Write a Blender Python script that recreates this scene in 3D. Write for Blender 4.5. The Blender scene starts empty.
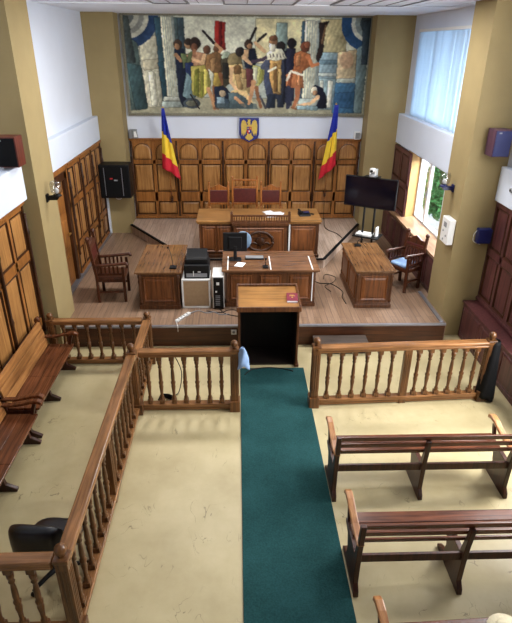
import bpy, math, random
import numpy as np
from mathutils import Matrix, Vector

random.seed(7)
PI = math.pi
SC = bpy.context.scene
COL = SC.collection

# ------------------------------------------------------------------ colours / materials
def lin(c):
    c = c / 255.0
    return c / 12.92 if c <= 0.04045 else ((c + 0.055) / 1.055) ** 2.4
def rgb(r, g, b): return (lin(r), lin(g), lin(b), 1.0)

def base_mat(name):
    m = bpy.data.materials.new(name); m.use_nodes = True
    nt = m.node_tree
    return m, nt, nt.nodes['Principled BSDF']

def plain(name, c, rough=0.5, metal=0.0, var=0.06, scale=8.0, bump=0.0, spec=0.5):
    """paint / plastic / metal with a faint mottling"""
    m, nt, p = base_mat(name)
    tc = nt.nodes.new('ShaderNodeTexCoord')
    n = nt.nodes.new('ShaderNodeTexNoise'); n.inputs['Scale'].default_value = scale; n.inputs['Detail'].default_value = 5
    nt.links.new(tc.outputs['Object'], n.inputs['Vector'])
    r = nt.nodes.new('ShaderNodeValToRGB')
    r.color_ramp.elements[0].position = 0.3; r.color_ramp.elements[1].position = 0.7
    r.color_ramp.elements[0].color = tuple(x * (1 - var) for x in c[:3]) + (1,)
    r.color_ramp.elements[1].color = tuple(min(1, x * (1 + var)) for x in c[:3]) + (1,)
    nt.links.new(n.outputs['Fac'], r.inputs['Fac'])
    nt.links.new(r.outputs['Color'], p.inputs['Base Color'])
    p.inputs['Roughness'].default_value = rough; p.inputs['Metallic'].default_value = metal
    p.inputs['Specular IOR Level'].default_value = spec
    if bump:
        b = nt.nodes.new('ShaderNodeBump'); b.inputs['Strength'].default_value = bump; b.inputs['Distance'].default_value = 0.01
        n2 = nt.nodes.new('ShaderNodeTexNoise'); n2.inputs['Scale'].default_value = scale * 12; n2.inputs['Detail'].default_value = 4
        nt.links.new(tc.outputs['Object'], n2.inputs['Vector'])
        nt.links.new(n2.outputs['Fac'], b.inputs['Height']); nt.links.new(b.outputs['Normal'], p.inputs['Normal'])
    return m

def wood(name, dark, light, axis='z', rough=0.38, fine=16.0, blotch=0.35, spec=0.4):
    m, nt, p = base_mat(name)
    L = nt.links.new
    tc = nt.nodes.new('ShaderNodeTexCoord')
    mp = nt.nodes.new('ShaderNodeMapping')
    s = [fine, fine, fine]; s['xyz'.index(axis)] = 0.9
    mp.inputs['Scale'].default_value = s
    L(tc.outputs['Object'], mp.inputs['Vector'])
    n = nt.nodes.new('ShaderNodeTexNoise'); n.inputs['Scale'].default_value = 1.6; n.inputs['Detail'].default_value = 7
    n.inputs['Roughness'].default_value = 0.62; n.inputs['Distortion'].default_value = 0.6
    L(mp.outputs['Vector'], n.inputs['Vector'])
    r = nt.nodes.new('ShaderNodeValToRGB')
    r.color_ramp.elements[0].position = 0.34; r.color_ramp.elements[0].color = dark
    r.color_ramp.elements[1].position = 0.64; r.color_ramp.elements[1].color = light
    L(n.outputs['Fac'], r.inputs['Fac'])
    n2 = nt.nodes.new('ShaderNodeTexNoise'); n2.inputs['Scale'].default_value = 2.2; n2.inputs['Detail'].default_value = 3
    L(tc.outputs['Object'], n2.inputs['Vector'])
    r2 = nt.nodes.new('ShaderNodeValToRGB')
    r2.color_ramp.elements[0].position = 0.3; r2.color_ramp.elements[0].color = (1 - blotch,) * 3 + (1,)
    r2.color_ramp.elements[1].position = 0.65; r2.color_ramp.elements[1].color = (1, 1, 1, 1)
    L(n2.outputs['Fac'], r2.inputs['Fac'])
    mx = nt.nodes.new('ShaderNodeMix'); mx.data_type = 'RGBA'; mx.blend_type = 'MULTIPLY'; mx.inputs['Factor'].default_value = 1
    L(r.outputs['Color'], mx.inputs['A']); L(r2.outputs['Color'], mx.inputs['B'])
    L(mx.outputs['Result'], p.inputs['Base Color'])
    p.inputs['Roughness'].default_value = rough; p.inputs['Specular IOR Level'].default_value = spec
    b = nt.nodes.new('ShaderNodeBump'); b.inputs['Strength'].default_value = 0.12; b.inputs['Distance'].default_value = 0.004
    L(n.outputs['Fac'], b.inputs['Height']); L(b.outputs['Normal'], p.inputs['Normal'])
    return m

def planks(name, a, b_, c, w=1.3, h=0.11, rough=0.35):
    m, nt, p = base_mat(name); L = nt.links.new
    tc = nt.nodes.new('ShaderNodeTexCoord'); mp = nt.nodes.new('ShaderNodeMapping')
    mp.inputs['Rotation'].default_value = (0, 0, PI / 2)
    L(tc.outputs['Object'], mp.inputs['Vector'])
    br = nt.nodes.new('ShaderNodeTexBrick'); br.offset = 0.37
    br.inputs['Color1'].default_value = a; br.inputs['Color2'].default_value = b_; br.inputs['Mortar'].default_value = c
    br.inputs['Scale'].default_value = 1; br.inputs['Mortar Size'].default_value = 0.003
    br.inputs['Brick Width'].default_value = w; br.inputs['Row Height'].default_value = h
    L(mp.outputs['Vector'], br.inputs['Vector'])
    mp2 = nt.nodes.new('ShaderNodeMapping'); mp2.inputs['Scale'].default_value = (26, 1.4, 1)
    L(tc.outputs['Object'], mp2.inputs['Vector'])
    n = nt.nodes.new('ShaderNodeTexNoise'); n.inputs['Scale'].default_value = 1.5; n.inputs['Detail'].default_value = 6
    L(mp2.outputs['Vector'], n.inputs['Vector'])
    r = nt.nodes.new('ShaderNodeValToRGB')
    r.color_ramp.elements[0].position = 0.3; r.color_ramp.elements[0].color = (0.62, 0.6, 0.58, 1)
    r.color_ramp.elements[1].position = 0.7; r.color_ramp.elements[1].color = (1.0, 1.0, 1.0, 1)
    L(n.outputs['Fac'], r.inputs['Fac'])
    mx = nt.nodes.new('ShaderNodeMix'); mx.data_type = 'RGBA'; mx.blend_type = 'MULTIPLY'; mx.inputs['Factor'].default_value = 1
    L(br.outputs['Color'], mx.inputs['A']); L(r.outputs['Color'], mx.inputs['B'])
    L(mx.outputs['Result'], p.inputs['Base Color']); p.inputs['Roughness'].default_value = rough
    return m

def lino():
    m, nt, p = base_mat('lino'); L = nt.links.new
    tc = nt.nodes.new('ShaderNodeTexCoord')
    n = nt.nodes.new('ShaderNodeTexNoise'); n.inputs['Scale'].default_value = 0.9; n.inputs['Detail'].default_value = 8; n.inputs['Roughness'].default_value = 0.65
    L(tc.outputs['Object'], n.inputs['Vector'])
    r = nt.nodes.new('ShaderNodeValToRGB')
    r.color_ramp.elements[0].position = 0.3; r.color_ramp.elements[0].color = rgb(166, 151, 112)
    r.color_ramp.elements[1].position = 0.7; r.color_ramp.elements[1].color = rgb(193, 179, 140)
    L(n.outputs['Fac'], r.inputs['Fac'])
    # scuffs: thin dark scratches that come and go
    mp = nt.nodes.new('ShaderNodeMapping'); mp.inputs['Scale'].default_value = (1.6, 0.8, 1); mp.inputs['Rotation'].default_value = (0, 0, 0.5)
    L(tc.outputs['Object'], mp.inputs['Vector'])
    w = nt.nodes.new('ShaderNodeTexNoise'); w.inputs['Scale'].default_value = 2.4; w.inputs['Detail'].default_value = 3; w.inputs['Distortion'].default_value = 1.2
    L(mp.outputs['Vector'], w.inputs['Vector'])
    s1 = nt.nodes.new('ShaderNodeMath'); s1.operation = 'SUBTRACT'; s1.inputs[1].default_value = 0.5
    L(w.outputs['Fac'], s1.inputs[0])
    s2 = nt.nodes.new('ShaderNodeMath'); s2.operation = 'ABSOLUTE'; L(s1.outputs[0], s2.inputs[0])
    s3 = nt.nodes.new('ShaderNodeMath'); s3.operation = 'LESS_THAN'; s3.inputs[1].default_value = 0.004; L(s2.outputs[0], s3.inputs[0])
    g = nt.nodes.new('ShaderNodeTexNoise'); g.inputs['Scale'].default_value = 3.1; g.inputs['Detail'].default_value = 2
    L(tc.outputs['Object'], g.inputs['Vector'])
    g2 = nt.nodes.new('ShaderNodeMapRange'); g2.inputs['From Min'].default_value = 0.54; g2.inputs['From Max'].default_value = 0.64
    L(g.outputs['Fac'], g2.inputs['Value'])
    s4 = nt.nodes.new('ShaderNodeMath'); s4.operation = 'MULTIPLY'; L(s3.outputs[0], s4.inputs[0]); L(g2.outputs['Result'], s4.inputs[1])
    s5 = nt.nodes.new('ShaderNodeMath'); s5.operation = 'MULTIPLY'; s5.inputs[1].default_value = 0.55; L(s4.outputs[0], s5.inputs[0])
    mx = nt.nodes.new('ShaderNodeMix'); mx.data_type = 'RGBA'
    L(s5.outputs[0], mx.inputs['Factor']); L(r.outputs['Color'], mx.inputs['A']); mx.inputs['B'].default_value = rgb(84, 74, 48)
    L(mx.outputs['Result'], p.inputs['Base Color'])
    p.inputs['Roughness'].default_value = 0.42; p.inputs['Specular IOR Level'].default_value = 0.35
    return m

def carpet_mat():
    m, nt, p = base_mat('carpet_pile'); L = nt.links.new
    tc = nt.nodes.new('ShaderNodeTexCoord')
    n = nt.nodes.new('ShaderNodeTexNoise'); n.inputs['Scale'].default_value = 60; n.inputs['Detail'].default_value = 4
    L(tc.outputs['Object'], n.inputs['Vector'])
    n2 = nt.nodes.new('ShaderNodeTexNoise'); n2.inputs['Scale'].default_value = 1.7; n2.inputs['Detail'].default_value = 5
    L(tc.outputs['Object'], n2.inputs['Vector'])
    a = nt.nodes.new('ShaderNodeMath'); a.operation = 'ADD'; L(n.outputs['Fac'], a.inputs[0]); L(n2.outputs['Fac'], a.inputs[1])
    r = nt.nodes.new('ShaderNodeValToRGB')
    r.color_ramp.elements[0].position = 0.35; r.color_ramp.elements[0].color = rgb(24, 57, 57)
    r.color_ramp.elements[1].position = 0.75; r.color_ramp.elements[1].color = rgb(43, 84, 86)
    h = nt.nodes.new('ShaderNodeMath'); h.operation = 'MULTIPLY'; h.inputs[1].default_value = 0.5; L(a.outputs[0], h.inputs[0])
    L(h.outputs[0], r.inputs['Fac']); L(r.outputs['Color'], p.inputs['Base Color'])
    p.inputs['Roughness'].default_value = 0.9; p.inputs['Specular IOR Level'].default_value = 0.1
    b = nt.nodes.new('ShaderNodeBump'); b.inputs['Strength'].default_value = 0.3; b.inputs['Distance'].default_value = 0.01
    L(n.outputs['Fac'], b.inputs['Height']); L(b.outputs['Normal'], p.inputs['Normal'])
    return m

def glass_mat(name, tint=(0.95, 0.98, 1, 1), fac=0.12):
    m = bpy.data.materials.new(name); m.use_nodes = True; nt = m.node_tree
    for n in list(nt.nodes): nt.nodes.remove(n)
    o = nt.nodes.new('ShaderNodeOutputMaterial'); t = nt.nodes.new('ShaderNodeBsdfTransparent'); g = nt.nodes.new('ShaderNodeBsdfGlossy')
    t.inputs['Color'].default_value = tint; g.inputs['Roughness'].default_value = 0.03
    mx = nt.nodes.new('ShaderNodeMixShader'); mx.inputs[0].default_value = fac
    nt.links.new(t.outputs[0], mx.inputs[1]); nt.links.new(g.outputs[0], mx.inputs[2]); nt.links.new(mx.outputs[0], o.inputs[0])
    return m

def blind_mat():
    m = bpy.data.materials.new('blind_fabric'); m.use_nodes = True; nt = m.node_tree
    for n in list(nt.nodes): nt.nodes.remove(n)
    o = nt.nodes.new('ShaderNodeOutputMaterial'); d = nt.nodes.new('ShaderNodeBsdfDiffuse'); t = nt.nodes.new('ShaderNodeBsdfTranslucent')
    tc = nt.nodes.new('ShaderNodeTexCoord'); n = nt.nodes.new('ShaderNodeTexNoise'); n.inputs['Scale'].default_value = 40
    nt.links.new(tc.outputs['Object'], n.inputs['Vector'])
    r = nt.nodes.new('ShaderNodeValToRGB'); r.color_ramp.elements[0].color = rgb(180, 198, 214); r.color_ramp.elements[1].color = rgb(198, 212, 224)
    nt.links.new(n.outputs['Fac'], r.inputs['Fac'])
    nt.links.new(r.outputs[0], d.inputs['Color']); nt.links.new(r.outputs[0], t.inputs['Color'])
    mx = nt.nodes.new('ShaderNodeMixShader'); mx.inputs[0].default_value = 0.5
    nt.links.new(d.outputs[0], mx.inputs[1]); nt.links.new(t.outputs[0], mx.inputs[2]); nt.links.new(mx.outputs[0], o.inputs[0])
    return m

def tile_ceiling():
    m, nt, p = base_mat('ceiling_tiles'); L = nt.links.new
    tc = nt.nodes.new('ShaderNodeTexCoord')
    br = nt.nodes.new('ShaderNodeTexBrick'); br.offset = 0.0
    br.inputs['Color1'].default_value = rgb(226, 230, 238); br.inputs['Color2'].default_value = rgb(218, 223, 233); br.inputs['Mortar'].default_value = rgb(150, 154, 164)
    br.inputs['Scale'].default_value = 1; br.inputs['Mortar Size'].default_value = 0.008; br.inputs['Brick Width'].default_value = 0.6; br.inputs['Row Height'].default_value = 0.6
    L(tc.outputs['Object'], br.inputs['Vector']); L(br.outputs['Color'], p.inputs['Base Color']); p.inputs['Roughness'].default_value = 0.8
    return m

def vcol_mat():
    m, nt, p = base_mat('fresco_paint'); L = nt.links.new
    a = nt.nodes.new('ShaderNodeVertexColor'); a.layer_name = 'Col'
    tc = nt.nodes.new('ShaderNodeTexCoord'); n = nt.nodes.new('ShaderNodeTexNoise'); n.inputs['Scale'].default_value = 9; n.inputs['Detail'].default_value = 8; n.inputs['Roughness'].default_value = 0.7
    L(tc.outputs['Object'], n.inputs['Vector'])
    r = nt.nodes.new('ShaderNodeValToRGB'); r.color_ramp.elements[0].position = .3; r.color_ramp.elements[0].color = (.55, .55, .57, 1); r.color_ramp.elements[1].position = .62; r.color_ramp.elements[1].color = (1, 1, 1, 1)
    L(n.outputs['Fac'], r.inputs['Fac'])
    mx = nt.nodes.new('ShaderNodeMix'); mx.data_type = 'RGBA'; mx.blend_type = 'MULTIPLY'; mx.inputs['Factor'].default_value = 0.25
    L(a.outputs['Color'], mx.inputs['A']); L(r.outputs['Color'], mx.inputs['B']); L(mx.outputs['Result'], p.inputs['Base Color'])
    p.inputs['Roughness'].default_value = 0.75; p.inputs['Specular IOR Level'].default_value = 0.2
    return m

OAK_F = wood('oak_frame', rgb(122, 74, 32), rgb(168, 110, 54), 'z')
OAK_P = wood('oak_panel', rgb(136, 90, 46), rgb(182, 132, 76), 'z', blotch=0.25)
OAK_D = wood('oak_dark', rgb(40, 22, 10), rgb(76, 42, 20), 'z')
OAK_RW = wood('oak_plum_shade', rgb(62, 32, 34), rgb(104, 60, 58), 'z')  # right-wall oak, its unlit shade put into the plum colour
RAIL = wood('rail_wood', rgb(98, 64, 36), rgb(158, 110, 68), 'x', rough=0.27)
RAILY = wood('rail_wood_long', rgb(110, 58, 24), rgb(176, 106, 52), 'y', rough=0.3)
TURN = wood('turned_wood', rgb(72, 44, 24), rgb(124, 82, 46), 'z', rough=0.28)
BENCH = wood('bench_wood', rgb(70, 36, 22), rgb(116, 66, 42), 'x', rough=0.24)
BENCHL = wood('bench_slat_wood', rgb(134, 86, 46), rgb(182, 128, 74), 'x', rough=0.3)
BENCHR = wood('bench_seat_red_brown', rgb(78, 42, 24), rgb(120, 72, 44), 'x', rough=0.26)
SUPP = wood('bench_support_wood', rgb(44, 20, 12), rgb(78, 38, 22), 'z', rough=0.35)
ARM = wood('bench_arm_wood', rgb(140, 86, 46), rgb(196, 140, 88), 'y', rough=0.3)
DTOP = wood('desk_top_wood', rgb(92, 60, 36), rgb(132, 94, 60), 'y', rough=0.24)
DTOPX = wood('desk_top_wood_cross', rgb(90, 58, 38), rgb(132, 92, 62), 'x', rough=0.24)
DFR = wood('desk_front_wood', rgb(62, 34, 17), rgb(104, 64, 36), 'z')
DPAN = wood('desk_panel_wood', rgb(80, 44, 21), rgb(132, 80, 42), 'z')
JTOP = wood('bench_top_oak', rgb(132, 90, 46), rgb(174, 126, 72), 'x', rough=0.3)
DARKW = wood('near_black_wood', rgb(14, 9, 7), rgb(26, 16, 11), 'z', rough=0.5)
CHW = wood('chair_wood', rgb(52, 26, 16), rgb(92, 50, 30), 'z', rough=0.3)
CHWL = wood('chair_wood_gold', rgb(120, 66, 28), rgb(172, 108, 52), 'z', rough=0.3)
LEATH = plain('oxblood_leather', rgb(78, 28, 22), 0.4, var=.2, scale=14, bump=.1)
WHITE = plain('white_wall_paint', rgb(208, 214, 226), 0.75, var=.02, scale=2)
WBAND = plain('white_band_paint', rgb(206, 214, 228), 0.6, var=.02, scale=2)
OLIVE = plain('olive_wall_paint', rgb(147, 129, 88), 0.8, var=.05, scale=3, bump=.15)
PLAST = plain('plain_ceiling_plaster', rgb(228, 232, 240), 0.8, var=.02)
TILEC = tile_ceiling()
LINO = lino()
CARP = carpet_mat()
STAGE = planks('stage_laminate', rgb(142, 114, 93), rgb(160, 132, 110), rgb(88, 68, 54))
STAGE2 = planks('dais_laminate', rgb(184, 160, 142), rgb(202, 180, 164), rgb(120, 96, 78))
RISER = plain('dark_riser', rgb(34, 24, 20), 0.6, var=.2)
RISERW = wood('riser_wood', rgb(54, 28, 15), rgb(92, 52, 29), 'x')
NOSE = plain('aluminium_nosing', rgb(150, 152, 162), 0.35, 0.7, var=.05)
BLK = plain('black_plastic', rgb(9, 9, 12), 0.5, var=.1, spec=.3)
BLKM = plain('black_matt', rgb(8, 8, 10), 0.8, var=.15, spec=.2)
BLKV = plain('black_vinyl', rgb(14, 16, 24), 0.32, var=.15, scale=12, bump=.08)
SCRN = plain('dark_screen', rgb(8, 8, 20), 0.12, var=.02)
WPL = plain('white_plastic', rgb(226, 226, 224), 0.4, var=.02)
GPL = plain('grey_plastic', rgb(128, 130, 134), 0.45, var=.05)
PAPER = plain('paper_white', rgb(238, 240, 244), 0.7, var=.02)
BBACK = plain('hardboard_back', rgb(156, 130, 98), 0.7, var=.08, scale=20)
BLUEC = plain('pale_blue_cloth', rgb(132, 160, 200), 0.85, var=.1, scale=20, bump=.2)
BLUEG = plain('blue_grey_fabric', rgb(112, 136, 160), 0.8, var=.08, scale=20)
NAVY = plain('navy_plastic', rgb(22, 30, 84), 0.35, var=.08)
PURP = wood('purple_brown_veneer', rgb(66, 40, 58), rgb(96, 62, 84), 'z')
REDW = wood('cherry_veneer', rgb(82, 34, 26), rgb(118, 56, 42), 'z')
GOLD = plain('gold_paint', rgb(206, 176, 84), 0.4, 0.3, var=.15, scale=30)
CBLUE = plain('crest_blue', rgb(22, 34, 118), 0.45, var=.06)
CRED = plain('crest_red', rgb(176, 36, 40), 0.5, var=.06)
FBLUE = plain('flag_blue', rgb(18, 40, 150), 0.6, var=.08)
FYEL = plain('flag_yellow', rgb(240, 206, 60), 0.6, var=.06)
FRED = plain('flag_red', rgb(206, 34, 52), 0.6, var=.06)
BRASS = plain('brass', rgb(190, 150, 80), 0.3, 0.8, var=.06)
FRAMEM = plain('dull_gilt_frame', rgb(126, 122, 104), 0.5, 0.2, var=.2, scale=30)
GLASS = glass_mat('window_glass')
LGLASS = glass_mat('lamp_glass', (0.9, 0.91, 0.93, 1), 0.1)
BLIND = blind_mat()
WFRAME = plain('window_frame_white', rgb(226, 232, 238), 0.35, var=.02)
JAMB = plain('ochre_jamb', rgb(186, 146, 92), 0.6, var=.06)
SILL = wood('sill_wood', rgb(146, 108, 80), rgb(182, 146, 116), 'y', rough=0.3)
LEAF = plain('leaf_green', rgb(70, 130, 70), 0.6, var=.25, scale=4)
BARK = plain('bark', rgb(84, 66, 50), 0.9, var=.2)
GRASS = plain('outdoor_ground', rgb(200, 204, 200), 0.9, var=.06, scale=1)
BURG = plain('burgundy_cover', rgb(110, 18, 44), 0.5, var=.08)
FRESCO = vcol_mat()
LAMPP = plain('louvre_white', rgb(214, 220, 232), 0.5, var=.02)
LAMPG = plain('louvre_grey', rgb(96, 100, 110), 0.4, var=.04)

# ------------------------------------------------------------------ mesh builder
class MB:
    def __init__(s): s.v = []; s.f = []; s.mi = []; s.sm = []
    def add(s, vs, fs, mi=0, sm=False):
        o = len(s.v); s.v += [tuple(v) for v in vs]
        for f in fs: s.f.append(tuple(i + o for i in f)); s.mi.append(mi); s.sm.append(sm)
        return s
    def box(s, x0, x1, y0, y1, z0, z1, mi=0, M=None):
        vs = [(x, y, z) for z in (z0, z1) for y in (y0, y1) for x in (x0, x1)]
        if M is not None: vs = [M @ Vector(v) for v in vs]
        return s.add(vs, [(0, 2, 3, 1), (4, 5, 7, 6), (0, 1, 5, 4), (2, 6, 7, 3), (0, 4, 6, 2), (1, 3, 7, 5)], mi)
    def frustum_y(s, x0, x1, z0, z1, y0, y1, inset, mi=0):
        """raised field: outline at depth y0, smaller outline at y1 (towards -y)"""
        i = inset
        vs = [(x0, y0, z0), (x1, y0, z0), (x1, y0, z1), (x0, y0, z1), (x0 + i, y1, z0 + i), (x1 - i, y1, z0 + i), (x1 - i, y1, z1 - i), (x0 + i, y1, z1 - i)]
        return s.add(vs, [(4, 5, 6, 7), (0, 1, 5, 4), (1, 2, 6, 5), (2, 3, 7, 6), (3, 0, 4, 7)], mi)
    def prism(s, poly, a, b, axis='y', mi=0, M=None):
        """poly in the plane across axis; axis 'x': (y,z), 'y': (x,z), 'z': (x,y); from a to b"""
        n = len(poly)
        def P(p, t):
            if axis == 'x': return (t, p[0], p[1])
            if axis == 'y': return (p[0], t, p[1])
            return (p[0], p[1], t)
        vs = [P(p, a) for p in poly] + [P(p, b) for p in poly]
        if M is not None: vs = [M @ Vector(v) for v in vs]
        fs = [tuple(range(n - 1, -1, -1)), tuple(range(n, 2 * n))]
        fs += [(i, (i + 1) % n, n + (i + 1) % n, n + i) for i in range(n)]
        return s.add(vs, fs, mi)
    def lathe(s, prof, seg=12, c=(0, 0, 0), mi=0, M=None, sm=True):
        vs = []; fs = []
        for r, z in prof:
            for k in range(seg):
                a = 2 * PI * k / seg; vs.append(Vector((c[0] + r * math.cos(a), c[1] + r * math.sin(a), c[2] + z)))
        n = len(prof)
        for i in range(n - 1):
            for k in range(seg):
                k2 = (k + 1) % seg
                fs.append((i * seg + k, i * seg + k2, (i + 1) * seg + k2, (i + 1) * seg + k))
        fs.append(tuple(range(seg - 1, -1, -1))); fs.append(tuple((n - 1) * seg + k for k in range(seg)))
        if M is not None: vs = [M @ v for v in vs]
        return s.add(vs, fs, mi, sm)
    def ball(s, c, r, seg=14, rings=8, mi=0, sc=(1, 1, 1), M=None):
        prof = []
        for i in range(rings + 1):
            t = -PI / 2 + PI * i / rings
            prof.append((max(1e-4, math.cos(t)), math.sin(t)))
        vs = []
        for rr, z in prof:
            for k in range(seg):
                a = 2 * PI * k / seg
                vs.append(Vector((c[0] + r * sc[0] * rr * math.cos(a), c[1] + r * sc[1] * rr * math.sin(a), c[2] + r * sc[2] * z)))
        fs = []
        for i in range(rings):
            for k in range(seg):
                k2 = (k + 1) % seg; fs.append((i * seg + k, i * seg + k2, (i + 1) * seg + k2, (i + 1) * seg + k))
        fs.append(tuple(range(seg - 1, -1, -1))); fs.append(tuple(rings * seg + k for k in range(seg)))
        if M is not None: vs = [M @ v for v in vs]
        return s.add(vs, fs, mi, True)
    def tube(s, pts, r, seg=8, mi=0, smooth=3):
        P = [Vector(p) for p in pts]
        if smooth and len(P) > 2:
            Q = []
            for i in range(len(P) - 1):
                p0 = P[max(0, i - 1)]; p1 = P[i]; p2 = P[i + 1]; p3 = P[min(len(P) - 1, i + 2)]
                for j in range(smooth):
                    t = j / smooth
                    Q.append(0.5 * ((2 * p1) + (p2 - p0) * t + (2 * p0 - 5 * p1 + 4 * p2 - p3) * t * t + (3 * p1 - p0 - 3 * p2 + p3) * t ** 3))
            Q.append(P[-1]); P = Q
        vs = []; fs = []; n = len(P)
        for i, p in enumerate(P):
            d = (P[min(n - 1, i + 1)] - P[max(0, i - 1)]).normalized()
            a = d.cross(Vector((0, 0, 1)))
            if a.length < 0.05: a = d.cross(Vector((1, 0, 0)))
            a.normalize(); b = d.cross(a)
            rr = r[i * (len(r) - 1) // max(1, n - 1)] if isinstance(r, (list, tuple)) else r
            for k in range(seg):
                t = 2 * PI * k / seg; vs.append(p + a * (rr * math.cos(t)) + b * (rr * math.sin(t)))
        for i in range(n - 1):
            for k in range(seg):
                k2 = (k + 1) % seg; fs.append((i * seg + k, (i + 1) * seg + k, (i + 1) * seg + k2, i * seg + k2))
        fs.append(tuple(range(seg))); fs.append(tuple((n - 1) * seg + k for k in range(seg - 1, -1, -1)))
        return s.add(vs, fs, mi, True)
    def build(s, name, mats, parent=None, bev=0.0, loc=(0, 0, 0), rz=0.0, smooth=None):
        me = bpy.data.meshes.new(name); me.from_pydata(s.v, [], s.f)
        if not isinstance(mats, (list, tuple)): mats = [mats]
        for m in mats: me.materials.append(m)
        me.polygons.foreach_set('material_index', s.mi); me.polygons.foreach_set('use_smooth', s.sm)
        me.update()
        o = bpy.data.objects.new(name, me); COL.objects.link(o)
        o.location = loc; o.rotation_euler = (0, 0, rz)
        if parent is not None: o.parent = parent
        if bev:
            b = o.modifiers.new('edge', 'BEVEL'); b.width = bev; b.segments = 2; b.limit_method = 'ANGLE'; b.angle_limit = 0.6
        return o

def tag(o, label, cat, group=None, kind=None):
    o['label'] = label; o['category'] = cat
    if group: o['group'] = group
    if kind: o['kind'] = kind
    return o
def thing(name, label, cat, loc=(0, 0, 0), rz=0.0, group=None):
    o = bpy.data.objects.new(name, None); COL.objects.link(o); o.empty_display_size = 0.1
    o.location = loc; o.rotation_euler = (0, 0, rz)
    return tag(o, label, cat, group)
def struct(o, label=None, cat=None):
    o['kind'] = 'structure'
    if label: o['label'] = label
    if cat: o['category'] = cat
    return o
def sempty(name, label, cat, loc=(0, 0, 0), rz=0.0):
    o = bpy.data.objects.new(name, None); COL.objects.link(o); o.location = loc; o.rotation_euler = (0, 0, rz)
    return struct(o, label, cat)
def kids(o): return [c for c in COL.objects if c.parent == o]
def copy_tree(o, parent=None):
    c = o.copy(); COL.objects.link(c); c.parent = parent
    for ch in kids(o): copy_tree(ch, c)
    return c
def bx(name, mat, x0, x1, y0, y1, z0, z1, parent=None, bev=0.0):
    return MB().box(x0, x1, y0, y1, z0, z1).build(name, mat, parent, bev)

# ------------------------------------------------------------------ dimensions of the room
ZS = 0.38      # stage
ZD = 0.60      # judges' dais
CE = 5.20      # ceiling
YB = 13.5      # back wall
XL, XR = -3.25, 3.86   # side walls of the stage bay (upper)

# ------------------------------------------------------------------ shell
struct(bx('floor', LINO, -4.2, 4.9, -3.6, 9.0, -0.1, 0.0), 'pale yellow scuffed linoleum floor of the courtroom', 'floor')
st = MB().box(-3.45, 3.545, 8.03, 9.04, 0.0, ZS).box(-3.45, 3.98, 9.04, 13.6, 0.0, ZS).build('floor_stage', STAGE)
struct(st, 'brown laminate stage floor raised one step', 'floor')
struct(MB().box(-3.40, 3.52, 8.0, 8.03, 0.0, ZS - 0.028).box(-3.40, 3.52, 7.992, 8.0, 0.0, 0.05).build('trim_1', [RISERW], None), 'wooden riser along the front of the stage', 'riser')
struct(bx('trim_2', NOSE, -3.40, 3.53, 7.985, 8.035, ZS - 0.028, ZS + 0.006, None, .003), 'grey metal nosing along the front edge of the stage', 'edge trim')

dais_poly = [(-2.62, 13.5), (-2.60, 12.98), (-0.98, 10.55), (1.80, 10.55), (3.02, 13.0), (3.06, 13.5)]
d = MB().prism(dais_poly, ZS, ZD, 'z').build('floor_dais', STAGE2)
struct(d, 'pale laminate dais with slanted sides under the judges bench', 'floor')
def edge_strip(name, pts, mat):
    m = MB()
    for a, b in zip(pts, pts[1:]):
        a = Vector((*a, 0)); b = Vector((*b, 0)); dd = (b - a); L = dd.length; ang = math.atan2(dd.y, dd.x)
        M = Matrix.Translation((a.x, a.y, 0)) @ Matrix.Rotation(ang, 4, 'Z')
        m.box(-0.0, L, -0.035, 0.02, ZD - 0.02, ZD + 0.008, 0, M)
    return struct(m.build(name, mat), 'black edging strip around the dais', 'edge trim')
edge_strip('trim_3', dais_poly[1:5], BLKM)

# back wall
struct(bx('wall_back', WHITE, -3.6, 4.4, YB, YB + 0.2, 0, CE + 0.1), 'white back wall behind the judges', 'wall')
# columns flanking the mural
struct(bx('column_left', OLIVE, -3.35, -2.58, 12.98, YB, ZS, CE), 'olive column to the left of the mural', 'column')
struct(bx('column_right', OLIVE, 3.02, 3.98, 12.98, YB, ZS, CE), 'olive column to the right of the mural', 'column')
# left wall
struct(MB().box(-3.6, XL, 8.55, 13.5, 0, CE).box(-3.6, -3.33, 3.0, 8.55, 0, CE).box(-3.6, -3.33, -3.6, 3.0, 0, CE).build('wall_left', WHITE), 'white wall on the left side of the courtroom', 'wall')
struct(bx('pillar_left', OLIVE, -3.34, -2.87, 7.80, 8.62, 0, CE), 'olive pillar on the left wall by the stage', 'pillar')
struct(bx('pillar_rear_left', OLIVE, -3.34, -2.87, 2.4, 3.2, 0, CE), 'olive pillar on the left wall beside the gallery', 'pillar')
# white ledge bands
struct(bx('trim_4', WBAND, XL - .05, -3.13, 8.62, 12.98, 2.61, 3.13, None, .012), 'white ledge band above the panelling left of the stage', 'ledge')
struct(bx('trim_5', WBAND, -3.34, -2.95, 3.2, 7.62, 2.62, 3.10, None, .012), 'white ledge band above the benches on the left', 'ledge')
struct(bx('trim_6', WBAND, 3.72, XR + .1, 8.98, 12.98, 2.58, 3.22, None, .012), 'white ledge band between the upper and lower stage windows', 'ledge')
struct(bx('trim_7', WBAND, 4.06, 4.5, 3.8, 8.28, 2.43, 2.96, None, .012), 'white ledge band on the right wall near the gallery', 'ledge')

# right wall with window openings
m = MB()
# stage bay, upper window y 9.2..12.42, z 3.26..4.87
m.box(XR, XR + .3, 12.42, 13.5, 2.5, CE).box(XR, XR + .3, 8.9, 12.42, 4.87, CE).box(XR, XR + .3, 8.9, 12.42, 2.5, 3.26).box(XR, XR + .3, 8.9, 9.2, 3.26, 4.87)
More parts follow.
